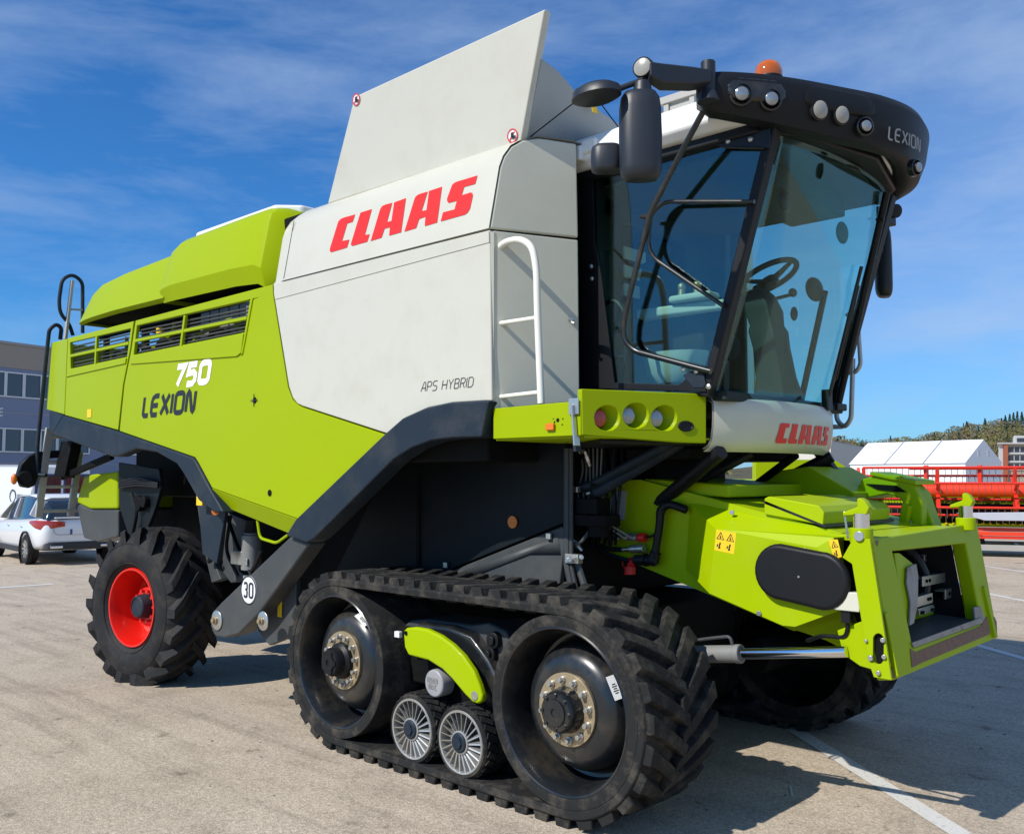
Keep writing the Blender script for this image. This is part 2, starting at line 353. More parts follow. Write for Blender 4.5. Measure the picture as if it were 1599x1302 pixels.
lettering('number_lettering', '750', sv(271, 608, 'y', W)+V((.03, 0, .030)), (1, 0, 0), (0, 0, 1), .165, .055, WHITEL, fg, shear=.26, gap=.46, sx=1.5)
lettering('script_lettering', 'APS HYBRID', sv(657.5, 611.5, 'y', W), (1, 0, 0), (0, 0, 1), .060, .0045, INK, pw, shear=.22, gap=.26, sx=1.15)

# --- white tank shoulder above the side panels
prof = [(-1.62, 3.418), (-1.559, 3.81), (-1.535, 3.88), (-1.49, 3.95), (-1.42, 4.0), (-1.32, 4.03), (-1.1, 4.04), (0, 4.05)]
rings = []
for k, x in enumerate((-1.40, -1.36, -1.20, -.6, 0, .6, 1.03)):
    ring = []
    for (y, z) in prof:
        q = {0: .10, 1: .03}.get(k, 0); xx = x + ((y+1.62)*T24*(1 if y < -1.05 else 0) if x > 1 else 0)
        if x > 1 and y >= -1.05: xx = 1.03+.52*T24
        ring.append(V((xx, y+q*(1 if y < -.5 else 0), z-(q*.5 if z > 3.7 else 0))))
    rings.append(ring)
sh = MB().loft(rings, closed=False, cap=False).mirror()
sh.build('tank_shoulder', WHITE, H, solid=.02, bevel=.0, angle=50, rim=False)
ring = rings[-1]
seam = sv(461, 345, 'y', W)
# --- oblique front wall: upper (with the rounded outer corner), lower door, dark gap
up = [V((1.03+(y+1.62)*T24, y, z)) for y, z in prof[:6]] + [wp(856, 218), wp(900, 225), wp(903, 371.5)]
up = [p + N24*.004 for p in up]; up[0].z = 3.418
plate('upper_front_panel', up, -N24*.03, PEARL, H, bevel=.012, seg=3)
lo = [wp(770, 359.5), wp(903, 374.5), wp(905.5, 627), wp(771, 640)]
lw = plate('front_panel', lo, -N24*.03, PEARL, H, bevel=.010, seg=3)
p = wp(890, 499); MB().cyl(p, p+N24*.02, .013, n=14).cyl(p+N24*.02+V((0, 0, -.02)), p+N24*.03+V((.01, .01, -.03)), .009, n=8).build('door_lock', STEEL, lw)
MB().prism([V((1.0, -1.6, 2.2)), V((1.0, -1.6, 3.41)), V((1.25, -1.05, 3.41)), V((1.25, -1.05, 2.2))], (-.05, 0, 0)).build('wall_backing', DARK, H)
plate('side_edge_strip', [V((1.032, -1.615, 2.37)), V((1.032, -1.615, 3.40)), V((1.045, -1.60, 3.40)), V((1.045, -1.60, 2.33))], (-.01, .03, 0), PEARL, H, bevel=0)
# --- tank covers (open) and front flap
lid = [sv(511, 319, 'y', -1.43), sv(813, 222, 'y', -1.43), sv(851, 14, 'y', -1.52), sv(553, 151, 'y', -1.52)]
ld = MB().prism(lid, (0, .06, .004)).build('tank_cover', WHITE, H, bevel=.012, seg=3)
MB().prism([V((p.x, -p.y, p.z)) for p in lid], (0, -.06, .004)).build('tank_cover', WHITE, H, bevel=.012)
for (x, y) in ((557, 156), (801, 212.5)):
    n = (lid[1]-lid[0]).cross(lid[3]-lid[0]).normalized(); n = -n if n.y > 0 else n
    p = svp(x, y, lid[0], n)+n*.003; st = MB(); st.slot(0).cyl(p, p+n*.002, .044, n=28); st.slot(1).lathe([(.036, 0), (.044, 0), (.044, .003), (.036, .003)], p+n*.001, n, 28, True)
    st.slot(2).box(p+n*.004+V((0, 0, .006)), (.022, .003, .03)).box(p+n*.004+V((.012, 0, -.012)), (.03, .003, .018)).slot(1).box(p+n*.0045, (.066, .002, .007), Matrix.Rotation(R(-45), 3, 'Y'))
    st.build('prohibition_sticker', [STICKER, REDCAP, INK], ld, smooth=False)
xa = (lid[1].x+lid[2].x)/2
xf = lambda a, b, x: sv(a, b, 'x', x)
fl = [xf(846, 92, 1.30), xf(872, 112, 1.27), xf(905, 150, 1.24), xf(985, 208, 1.22), xf(985, 240, 1.10), xf(822, 219, 1.12)]
ff = MB().prism(fl, (-.02, 0, 0)).build('tank_flap', TANK, H, bevel=.004)
zf = MB(); 
zf.prism([V((1.1, -.2, 4.0)), V((1.25, -.2, 4.55)), V((1.25, 1.4, 4.55)), V((1.1, 1.4, 4.0))], (-.02, 0, 0)); zf.prism([V((-.9, -1.4, 4.0)), V((-.6, -1.4, 4.7)), V((-.6, 1.4, 4.7)), V((-.9, 1.4, 4.0))], (-.02, 0, 0))
zf.build('tank_flap', TANK, H, bevel=.004)
MB().tube([xf(828, 214, 1.14), xf(896, 161, 1.34)], .004, 6).tube([xf(938, 162, 1.32), xf(965, 198, 1.32)], .004, 6).build('flap_cable', DARK, H)
MB().prism([xf(923, 162, 1.275), xf(931, 160, 1.275), xf(932, 178, 1.275), xf(925, 176, 1.275)], (.004, 0, 0)).build('warning_sticker', YELLOW, ff, smooth=False)
# tank body behind the walls and dark fill boxes added to block light leaks
core = MB(); core.box((-.35, 0, 3.0), (2.4, 2.9, 2.0)).box((-3.2, 0, 2.35), (3.6, 2.0, 1.3)); core.box((.4, 0, 1.7), (1.3, 1.86, 1.2)).box((-2.0, 0, 1.45), (3.6, 1.5, .9))
core.build('dark_core_fill', DARK, H, bevel=.02)
# --- engine hood in two steps
def hood(name, st, parent, m=GREEN, fold=.22):
    rg_ = []
    for (x, zb, zt, iy) in st:
        h = zt-zb; r = [(-1.565+iy, zb), (-1.612+iy, zb+fold*h), (-1.535+iy, zb+.80*h), (-1.515+iy, zb+.89*h), (-1.46+iy, zb+.96*h), (-1.36+iy, zt), (-.6, zt+.02)]
        r = r+[(-y, z) for y, z in reversed(r)]
        rg_.append([V((x, y, z)) for y, z in r])
    o = MB().loft(rg_, closed=False).add([p for p in rg_[0]], [list(range(len(rg_[0])))]).add([p for p in rg_[-1]], [list(range(len(rg_[0])))]).build(name, m, parent, angle=24)
    MB().loft([[r[0]+V((0, .02, .03)), r[-1]+V((0, -.02, .03))] for r in rg_], closed=False).build('hood_shade_sheet', DARK, o)  # dark sheet, colour stands in for the shade under the hood
    return o
hx = lambda px, py, y=-1.6: sv(px, py, 'y', y)
a = hx(121, 507); b = hx(254, 471)
hr = hood('engine_hood', [(a.x+.0, a.z, a.z+.10, .03), (a.x+.05, a.z, a.z+.22, .01), (a.x+.2, a.z+.005, a.z+.36, 0), (a.x+.4, a.z+.01, a.z+.43, 0), (a.x+.9, a.z+.015, a.z+.47, 0), (b.x+.03, b.z-.0, a.z+.50, 0)], H, fold=.06)
hr['label'] = 'lower rear step of the lime green hood'
a2 = hx(253, 471.5); b2 = hx(396, 438)
hf = hood('engine_hood', [(a2.x, a2.z-.01, a2.z+.47, -.015), (a2.x+.05, a2.z-.01, a2.z+.53, -.02), (a2.x+.22, a2.z-.01, a2.z+.595, -.02), (b2.x-.3, b2.z-.005, a2.z+.61, -.02), (b2.x+.04, b2.z-.03, a2.z+.61, -.02), (b2.x+.12, b2.z-.07, a2.z+.595, .0), (b2.x+.19, b2.z-.07, a2.z+.56, .06), (b2.x+.26, b2.z-.07, a2.z+.50, .16)], H)
hf['label'] = 'higher front step of the lime green hood'
cap = MB(); zc = a2.z+.61
cap.loft([[V((x, y, z)) for x, y in ((a2.x+.25, -1.42), (b2.x+.0, -1.42), (b2.x+.16, -1.25), (b2.x+.16, 1.25), (b2.x+.0, 1.42), (a2.x+.25, 1.42))] for z in (zc-.05, zc+.035)]).build('hood_top', ROOFW, H, bevel=.03, seg=3)
for p_, q_ in (((461, 346), (445, 436)), ((427, 441.5), (427, 441.6))):
    a_, b_ = svp(*p_, SH0, SHN)+SHN*.0112, svp(*q_, SH0, SHN)+SHN*.0112
    if (a_-b_).length > .1: MB().beam(a_, b_, .006, .003, up=tuple(SHN)).build('panel_seam', INK, H, smooth=False)
# engine bay: what the grilles and the gap show
eb = MB(); eb.box((-2.2, -.2, 3.0), (1.6, 2.2, .9)).box((-4.2, .3, 2.85), (1.6, 1.6, .3)); eb.build('engine_block', DARK, H, bevel=.03)
MB().box((-2.1, -1.22, 3.0), (1.7, .03, .9)).box((-3.45, -1.18, 2.95), (1.15, .03, .8)).build('bay_shade_sheet', DARK, H)  # added dark sheets, shade behind the grilles put into their colour
g = MB()
for k in range(9): g.box((-2.9+k*.17, -1.35, 3.17), (.15, .02, .5))
g.box((-1.75, -1.42, 3.36), (.62, .04, .20)).build('radiator_screen', CAST, H, bevel=.006)
ho = MB()
for k in range(7):
    x = -4.9+k*.5; ho.tube(fillet([(x, -1.3, 2.95), (x+.15, -1.38, 3.25), (x+.5, -1.35, 3.15), (x+.7, -1.2, 3.0)], .15), .022+.008*(k % 3), 8)
ho.build('engine_hose', BLACK, H)
gp = MB(); gp.tube(fillet([(-4.7, -1.35, 2.95), (-4.4, -1.35, 3.15), (-4.0, -1.35, 3.15), (-3.6, -1.3, 3.3), (-3.6, -1.3, 3.45)], .1), .022, 8).tube(fillet([(-3.2, -1.42, 2.95), (-2.9, -1.42, 3.2), (-2.3, -1.42, 3.28), (-2.0, -1.42, 3.0)], .1), .02, 8).tube([(-4.85, -1.2, 2.9), (-4.85, -1.2, 3.4)], .02, 8)
gp.build('engine_pipe', GREEN, H)
MB().box((-3.85, -1.25, 3.02), (.42, .3, .12)).build('coolant_canister', BLUEP, H, bevel=.03)
MB().cyl((-3.75, -1.36, 3.26), (-3.75, -1.36, 3.36), .045, n=14).build('filler_cap', YELLOW, H, bevel=.006)
MB().box((-4.75, -1.2, 2.98), (.5, .3, .22)).box((-4.4, -1.25, 3.0), (.2, .2, .3)).build('battery_box', BLACK, H, bevel=.02)
MB().beam((-5.0, -1.35, 2.9), (-5.0, -1.35, 3.45), .05, .05, up=(0, 1, 0)).beam((-4.2, -1.3, 2.9), (-4.2, -1.3, 3.45), .06, .06, up=(0, 1, 0)).beam((-5.2, -1.35, 3.42), (-1.2, -1.35, 3.44), .05, .05).build('hood_frame', DARK, H)

# --- left-hand side of the body (turned away from the camera)
mb = MB().prism([V((p.x, -p.y, p.z)) for p in (green_out[0], green_out[1], white_pts[1], white_pts[2], white_pts[6], white_pts[7], green_out[8], green_out[10], green_out[12], rear_out[-1], rear_out[0])], (0, -.035, 0)).build('side_panel', GREEN, H, bevel=.008)
MB().prism([V((p.x, -p.y-.03+.06, p.z)) for p in arch], (0, -.16, 0)).build('track_arch_trim', SLATE, H, bevel=.03)
MB().prism([V((p.x, -p.y, p.z)) for p in lo], (-.03, 0, 0)).build('front_panel', PEARL, H, bevel=.01)
MB().prism([V((p.x, -p.y, p.z)) for p in up], (-.03, 0, 0)).build('upper_front_panel', PEARL, H, bevel=.01)
# rear face
MB().prism([V((-5.75, -1.5, 2.66)), V((-5.75, 1.5, 2.66)), V((-5.72, 1.5, 3.38)), V((-5.72, -1.5, 3.38))], (.04, 0, 0)).build('rear_panel', GREEN, H, bevel=.01)

# --- the big diagonal beam with the speed plate, and the running gear behind it
yb = -1.60
beam = [sv(*p, 'y', yb) for p in ((454, 836), (484, 848), (404, 958), (372, 990), (350, 996), (336, 994), (328, 978), (331, 955), (345, 940))]
bm_ = MB().prism(beam, (0, .16, 0)).build('diagonal_beam', GREY, H, bevel=.02, seg=3)
c = sv(389, 921, 'y', yb); sg = MB(); sg.cyl(c+V((0, 0, 0)), c+V((0, -.005, 0)), .112, n=40); dsc = sg.build('speed_plate', STICKER, bm_)
MB().lathe([(.104, 0), (.112, 0), (.112, .003), (.104, .003)], c+V((0, -.005, 0)), (0, -1, 0), 40, True).build('plate_rim', INK, dsc)
lettering('speed_number', '30', c+V((-.060, -.006, -.055)), (1, 0, 0), (0, 0, 1), .110, .016, INK, dsc, sx=.75, gap=.30)
for (px, py, r) in ((340, 968, .06), (412, 969, .055)):
    p = sv(px, py, 'y', yb); w_ = MB(); w_.slot(0).lathe([(0, -.001), (r*1.35, -.001), (r*1.35, -.012), (r*.8, -.02), (.5*r, -.02)], p, (0, 1, 0), 28); w_.slot(1).cyl(p, p+V((0, -.035, 0)), r*.55, n=20).cyl(p+V((0, -.035, 0)), p+V((0, -.055, 0)), r*.34, n=6)
    w_.build('pivot_bolt', [STEEL, ZINC], bm_, bevel=.003)
plow = [sv(*p, 'y', -1.45) for p in ((402, 985), (400, 950), (440, 900), (462, 905), (462, 985), (440, 1000), (420, 1008))]
ear = MB().prism(plow, (0, .05, 0)).build('axle_ear', GREY, H, bevel=.012)
p = sv(437, 947, 'y', -1.46); MB().box(p, (.055, .006, .16)).build('warning_sticker', YELLOW, ear, smooth=False)
hk = MB().tube(fillet([sv(402, 812, 'y', -1.52), sv(406, 840, 'y', -1.52), sv(432, 848, 'y', -1.52), sv(450, 835, 'y', -1.52)], .05), .012, 8); hk.build('skirt_handle', GREEN, H)
# chassis parts between tyre and beam
ch = MB()
ch.prism([sv(*p, 'y', -1.25) for p in ((305, 770), (345, 795), (335, 880), (345, 905), (330, 910), (316, 850))], (0, .10, 0))
ch.prism([sv(*p, 'y', -1.2) for p in ((355, 800), (385, 812), (372, 890), (390, 905), (360, 910), (345, 890))], (0, .08, 0))
ch.build('chassis_bracket', GREY, H, bevel=.01)
p = sv(393, 835, 'y', -1.25); fb = MB(); fb.cyl(p, p+V((0, 0, -.30)), .085, n=20).cyl(p+V((0, 0, .02)), p, .07, n=20); fb.build('filter_canister', CAST, H, bevel=.008)
hb = MB()
for k, (a_, b_, c_) in enumerate((((352, 800), (370, 850), (396, 905)), ((360, 805), (352, 860), (372, 900)), ((408, 860), (400, 880), (392, 893)), ((330, 860), (325, 880), (333, 870)))):
    hb.tube(fillet([sv(*q, 'y', -1.30) for q in (a_, b_, c_)], .1), .016, 8)
hb.build('hydraulic_hose', BLACK, H)
vb = MB(); p = sv(378, 870, 'y', -1.28); vb.box(p, (.18, .12, .12)).box(p+V((.12, -.02, -.03)), (.08, .06, .06)).box(p+V((.15, 0, -.16)), (.14, .08, .03))
vb.build('valve_block', STEEL, H, bevel=.008)
MB().cyl(sv(337, 798, 'y', -1.56), sv(337, 798, 'y', -1.565)+V((0, -.004, 0)), .033, n=20).build('side_reflector', ORANGE, H)
MB().box(sv(312, 782, 'y', -1.58), (.10, .01, .075)).build('warning_sticker', YELLOW, H, smooth=False)
MB().prism([sv(*p, 'y', -1.50) for p in ((308, 770), (352, 800), (338, 880), (316, 865))], (0, .03, 0)).build('bracket_plate', SLATE, H, bevel=.006)
MB().box((-1.9, 0, 1.0), (1.6, 1.4, .5)).box((-3.55, 0, .75), (.3, 2.1, .28)).box((.3, 0, .8), (2.2, 1.2, .5)).build('chassis_frame', DARK, H, bevel=.02)
# dark plates over the rear wheel
MB().prism([V((-2.4, -.72, .9)), V((-2.3, -.72, 2.25)), V((-4.7, -.72, 2.3)), V((-4.7, -.72, 1.5)), V((-4.2, -.72, 1.0))], (0, .05, 0)).build('inner_wheel_guard', DARK, H, bevel=.01)
ws = MB(); ws.prism([sv(*p, 'y', -1.30) for p in ((185, 722), (248, 732), (252, 760), (240, 800), (228, 830), (200, 835), (186, 790))], (0, .04, 0)); ws.build('steering_bracket', INNER, H, bevel=.008)
hs = MB()
for k in range(4): hs.tube(fillet([sv(186, 752+3*k, 'y', -1.33), sv(215, 745+4*k, 'y', -1.38), sv(247, 755+2*k, 'y', -1.34)], .2), .011, 8)
hs.tube(fillet([sv(205, 770, 'y', -1.34), sv(214, 800, 'y', -1.36), sv(206, 838, 'y', -1.34)], .1), .02, 8); hs.build('hydraulic_hose', BLACK, H)
hub = sv(213, 786, 'y', -1.36); MB().cyl(hub, hub+V((0, .1, 0)), .08, n=20).cyl(hub+V((.12, 0, .02)), hub+V((.12, .1, .02)), .06, n=20).build('pulley', DARK, H, bevel=.01)

# --- straw chopper hood at the tail, rear ladder, rails and lamp arm
chp = [sv(*p, 'y', -1.2) for p in ((131, 742), (183, 735), (183, 795), (140, 795), (118, 785))]
MB().prism(chp, (0, 2.2, 0)).build('chopper_hood', GREEN, H, bevel=.03, seg=3)
chq = [sv(*p, 'y', -1.22) for p in ((118, 784), (141, 796), (184, 796), (184, 838), (152, 846), (130, 840))]
MB().prism(chq, (0, 2.2, 0)).build('chopper_housing', GREY, H, bevel=.02)
X = -6.1
lad = MB(); lx = lambda a, b, x=X: sv(a, b, 'x', x)
r1 = (lx(77, 668), lx(60, 808)); r2 = (lx(124, 706), lx(110, 806))
lad.beam(*r1, .045, .075, up=(0, 1, 0)).beam(*r2, .045, .075, up=(0, 1, 0))
for t in (.10, .38, .66, .93):
    lad.beam(r1[0].lerp(r1[1], t), V((X, r2[0].y, r1[0].lerp(r1[1], t).z)), .05, .035)
lad.build('rear_ladder', LADDER, H, bevel=.006)
ar = MB(); ar.beam(lx(98, 745, -5.95), sv(175, 712, 'y', -1.3), .05, .07); ar.build('ladder_arm', DARK, H, bevel=.006)
MB().beam(lx(112, 690, -5.9), lx(100, 745, -5.9), .12, .30, up=(1, 0, 0)).build('ladder_hinge', DARK, H, bevel=.01)
MB().beam(lx(98, 744, -5.97), lx(150, 724, -5.6), .025, .045).build('ladder_strut', LADDER, H, bevel=.004)
rl = MB(); rl.tube(fillet([lx(94, 530, -5.92), lx(96, 512, -5.92), lx(88, 506, -5.92), lx(77, 514, -5.94), lx(72, 560, -5.98), lx(58, 700, -6.1), lx(59, 742, -6.1), lx(72, 742, -6.0)], .12), .022, 10)
rl.build('rear_handrail', SLATE, H)
rl = MB(); rl.tube(fillet([lx(114, 524, -5.7), lx(108, 505, -5.7), lx(94, 490, -5.7), lx(92, 470, -5.7), lx(97, 436, -5.7), lx(113, 428, -5.7), lx(129, 440, -5.7), lx(129, 520, -5.7)], .12), .020, 10)
rl.build('roof_handrail', SLATE, H); MB().beam(lx(113, 438, -5.68), lx(102, 530, -5.68), .03, .05, up=(1, 0, 0)).tube([lx(107, 483, -5.68), lx(129, 484, -5.68)], .012, 8).build('roof_ladder', LADDER, H, bevel=.004)
MB().prism([lx(*q) for q in ((28, 742), (33, 725), (45, 712), (60, 705), (128, 700), (128, 712), (78, 716), (64, 735), (56, 758), (46, 762), (34, 760))], (-.10, 0, 0)).build('lamp_arm', BLACK, H, bevel=.02, seg=3)
p = lx(40, 747); MB().cyl(p+V((.05, -.02, 0)), p+V((-.04, .02, 0)), .085, .085, n=20).build('rear_lamp', DARK, H, bevel=.02)
p = lx(22, 748); MB().ball(p, .055, sq=(.7, .6, 1.1)).build('position_lamp', ORANGE, H)
# ================================================================== rubber track units
L0, XR, ZC, RB, TW = 2.045, -.435, .620, .572, .635
def stad(u, r):
    """point and tangent at distance u along the belt (u measured at radius RB), r from the wheel axle"""
    P_ = 2*L0+2*PI*RB; u %= P_
    if u < L0: return V((XR+u, 0, ZC+r)), V((1, 0, 0))
    u -= L0
    if u < PI*RB: t = PI/2-u/RB; return V((XR+L0+r*math.cos(t), 0, ZC+r*math.sin(t))), V((math.sin(t), 0, -math.cos(t)))
    u -= PI*RB
    if u < L0: return V((XR+L0-u, 0, ZC-r)), V((-1, 0, 0))
    u -= L0; t = -PI/2-u/RB; return V((XR+r*math.cos(t), 0, ZC+r*math.sin(t))), V((math.sin(t), 0, -math.cos(t)))
PL = 2*L0+2*PI*RB; Y0 = -1.66; Y1 = Y0+TW
def belt_mesh():
    mb = MB(); n = 150; rings = []
    for i in range(n):
        u = PL*i/n; rings.append([stad(u, r)[0]+V((0, y, 0)) for r, y in ((.520, Y0), (.562, Y0-.004), (.572, Y0+.010), (.572, Y1-.010), (.562, Y1+.004), (.520, Y1))])
    vs = [p for r in rings for p in r]; fs = []
    for i in range(n):
        for j in range(6): fs.append((i*6+j, i*6+(j+1) % 6, ((i+1) % n)*6+(j+1) % 6, ((i+1) % n)*6+j))
    mb.add(vs, fs)
    nl = 50; p = PL/nl; mid = (Y0+Y1)/2
    for k in range(nl):
        for sd in (0, 1):
            u0 = k*p + (p/2 if sd else 0); ya, yb_ = (Y0+.010, mid+.03) if not sd else (Y1-.010, mid-.03)
            vs = []; st = (0, .05, .30, .62, 1.)
            for q in st:
                y = ya+(yb_-ya)*q; uc = u0 + .20*max(0, q-.05)**1.05
                hb, ht = (.062, .046) if q < .2 else (.056, .038)
                for (du, r) in ((-hb, .567), (-ht, .620), (ht*.85, .620), (hb*.85, .567)):
                    c, tn = stad(uc+du, r); vs.append(c+V((0, y, 0)))
            fs = [(0, 1, 2, 3), (16, 19, 18, 17)]
            for i in range(4):
                for j in range(3): fs.append((i*4+j, i*4+j+1, i*4+j+5, i*4+j+4))
            mb.add(vs, fs)
    # guide blocks inside the belt
    for k in range(44):
        u = PL*k/44; c, t = stad(u, .525); c2, _ = stad(u, .44); up_ = (c2-c).normalized()
        rot = Matrix((t, V((0, 1, 0)), up_)).transposed(); mb.box(c+up_*.035+V((0, mid, 0)), (.10, .07, .07), rot)
    return mb
def track_unit(flip):
    fl = lambda mb: mb.flipped() if flip else mb
    fl(belt_mesh()).build('track_belt', RUBBER, H, bevel=.006, seg=2, angle=30)
    for xc in (XR+L0, XR):
        front = xc > 0; o = V((xc, Y0, ZC))
        w_ = MB(); w_.slot(0).lathe([(.440, .012), (.470, .002), (.518, .004), (.522, .015), (.522, .62), (.44, .62)], o, (0, 1, 0), 72)
        w_.slot(1).lathe([(.462, .008), (.452, .000), (.444, .004), (.432, .03), (.418, .10), (.410, .20), (.403, .265), (.385, .27), (.372, .24), (.352, .18), (.322, .12), (.285, .088), (.25, .078), (.215, .075), (.12, .075)], o, (0, 1, 0), 72)
        wh = fl(w_).build('track_wheel', [RUBBER, BLACKG], H, angle=30)
        rg_ = MB(); rg_.lathe([(.125, .076), (.125, .058), (.200, .058), (.200, .076)], o, (0, 1, 0), 56); fl(rg_).build('hub_ring', ZINC, wh, bevel=.002)
        bt = MB(); nb = 12; p = V(); bt.cyl(p, p+V((0, -.012, 0)), .021, n=14).cyl(p+V((0, -.010, 0)), p+V((0, -.036, 0)), .0155, n=6)
        scatter(fl(bt), 'wheel_bolt', STEEL, wh, [V((q.x, -q.y if flip else q.y, q.z)) for q in [o+V((math.cos(2*PI*(k+.3)/nb)*.163, .058, math.sin(2*PI*(k+.3)/nb)*.163)) for k in range(nb)]], bevel=.002)
        hb_ = MB(); d = -.035 if front else -.055; rr = .118 if front else .10
        hb_.lathe([(.125, .06), (.122, .03), (rr, .01), (rr*.97, d+.02), (rr*.86, d), (rr*.62, d-.002), (rr*.60, d-.012), (rr*.2, d-.012), (rr*.18, d-.004), (0, d-.004)], o, (0, 1, 0), 44)
        for k in range(8 if front else 5):
            t = 2*PI*k/(8 if front else 5); q = rr*(.78 if front else .58); p = o+V((math.cos(t)*q, d+.004, math.sin(t)*q)); hb_.cyl(p, p+V((0, -.014, 0)), .012 if front else .024, n=8)
        fl(hb_).build('hub_cap', BLACKG if front else BLACK, wh, angle=30)
        n_ = V((0, -1, 0)); t = R(28) if front else R(62); c = o+V((math.cos(t)*.322, .118, math.sin(t)*.322)); rad = V((math.cos(t), 0, math.sin(t)))
        nn = (V((0, -1, 0))*.50+rad*.86).normalized(); tg = V((-math.sin(t), 0, math.cos(t))); dn = tg.cross(nn).normalized(); rot = Matrix((tg, dn, nn)).transposed()
        s_ = MB(); s_.box(c+nn*.012, (.13, .052, .003), rot); st = fl(s_).build('barcode_sticker', STICKER, wh, smooth=False)
        s_ = MB()
        for k in range(5): s_.box(c+nn*.0145+tg*(-.03+k*.012), (.005, .03 if k % 2 else .02, .001), rot)
        fl(s_).build('sticker_print', INK, st, smooth=False)
    # road rollers with turbine-like spokes
    for k, (x, z) in enumerate(((.365, .300), (.815, .302))):
        o = V((x, Y0+.012, z)); rr = .215
        w_ = MB(); w_.slot(0).lathe([(.190, .0), (.205, -.002), (rr, .012), (rr, .24), (.17, .24)], o, (0, 1, 0), 48)
        for j in range(26):
            for q in range(2):
                t = 2*PI*(j+q*.5)/26; rot = Matrix.Rotation(-t, 3, 'Y'); w_.box(o+rot @ V((rr+.001, .06+q*.09, 0)), (.014, .085, .036), rot @ Matrix.Rotation(R(28 if q else -28), 3, 'X'))
        w_.slot(1).lathe([(.192, .004), (.186, -.006), (.176, -.004), (.172, .010), (.165, .07), (.08, .09), (.072, .03), (.070, -.010), (.060, -.012), (.0, -.012)], o, (0, 1, 0), 48)
        for j in range(22):
            t = 2*PI*j/22; rot = Matrix.Rotation(-t, 3, 'Y'); w_.add([o+rot @ V(p) for p in ((.064, -.004, -.004), (.178, -.003, .016), (.178, .0, .024), (.064, 0, .004), (.064, .07, .0), (.176, .06, .05), (.176, .06, .057), (.064, .07, .008))], [(0, 1, 2, 3), (4, 7, 6, 5), (0, 4, 5, 1), (3, 2, 6, 7), (1, 5, 6, 2), (0, 3, 7, 4)])
        rw = fl(w_).build('track_roller', [RUBBER, ALU], H, angle=30)
        h_ = MB(); h_.lathe([(.062, 0), (.060, -.018), (.052, -.024), (0, -.024)], o, (0, 1, 0), 28).cyl(o+V((0, -.02, 0)), o+V((0, -.034, 0)), .036, n=6); fl(h_).build('roller_cap', SLATE, rw, bevel=.002)
    # inner rollers and bogie
    b_ = MB()
    for x in (.365, .815): b_.lathe([(.0, .36), (.205, .36), (.205, .60), (0, .60)], V((x, Y0, .302)), (0, 1, 0), 32)
    fl(b_).build('inner_roller', RUBBER, H)
    q = lambda px, py, y=-1.60: sv(px, py, 'y', y)
    cov = [q(*p) for p in ((629, 985), (634, 980), (648, 979), (665, 982), (686, 992), (705, 1006), (722, 1023), (738, 1046), (748, 1070), (753, 1088), (751, 1096), (745, 1099), (737, 1096), (725, 1084), (705, 1060), (690, 1045), (668, 1031), (637, 1023), (631, 1010))]
    bc = MB().prism(cov, (0, .05, 0)); bc = fl(bc).build('bogie_cover', GREENF, H, bevel=.022, seg=4)
    p = q(741, 1086, -1.602); fl(MB().lathe([(.0, -.002), (.015, -.002), (.022, -.004), (.028, -.002), (.028, .01)], p, (0, 1, 0), 20)).build('cover_bolt', STEEL, bc)
    p = q(634, 988, -1.602); fl(MB().cyl(p, p+V((0, -.006, 0)), .014, n=12)).build('cover_bolt', DARK, bc)
    arm_ = [q(*p, -1.50) for p in ((640, 985), (655, 972), (700, 978), (735, 992), (762, 1030), (785, 1075), (780, 1100), (752, 1110), (735, 1075), (700, 1030))]
    fl(MB().prism(arm_, (0, .30, 0))).build('bogie_arm', BLACKG, H, bevel=.03, seg=4)
    top = [q(*p, -1.42) for p in ((628, 978), (640, 968), (668, 966), (735, 975), (762, 972), (790, 985), (800, 1010), (780, 1050), (740, 1000), (690, 990))]
    fl(MB().prism(top, (0, .32, 0))).build('bogie_frame', GREY, H, bevel=.02)
    lug = MB()
    for (px, py) in ((768, 1000), (762, 1022)):
        p = q(px, py, -1.46); lug.cyl(p, p+V((0, .10, 0)), .052, n=20).cyl(p+V((0, -.02, 0)), p, .03, n=16)
    fl(lug).build('pivot_lug', BLACK, H, bevel=.006)
    p = q(677, 1067, -1.57); cp = MB(); cp.lathe([(.0, 0), (.078, 0), (.085, .006), (.088, .02), (.088, .10)], p, (0, 1, 0), 36); cpo = fl(cp).build('bogie_cap', CAPGREY, H, angle=30)
    if not flip:
        lettering('cap_lettering', 'TERRA', p+V((-.062, -.001, .004)), (1, 0, 0), (0, 0, 1), .030, .007, ALU, cpo, gap=.25, sx=.80)
        lettering('cap_lettering', 'TRAC', p+V((-.050, -.001, -.036)), (1, 0, 0), (0, 0, 1), .030, .007, ALU, cpo, gap=.25, sx=.80)
    p = q(622, 990, -1.58); fl(MB().box(p, (.05, .03, .04))).build('grease_block', STICKER, H, bevel=.004)
    fr = MB(); fr.box((.60, -1.30, .62), (2.0, .24, .20)).box((.6, -1.32, .42), (.55, .22, .40)).cyl((XR, -1.0, ZC), (XR, -1.55, ZC), .10, n=20).cyl((XR+L0, -.5, ZC), (XR+L0, -1.55, ZC), .12, n=20)
    fl(fr).build('track_frame', DARK, H, bevel=.02)
track_unit(False); track_unit(True)

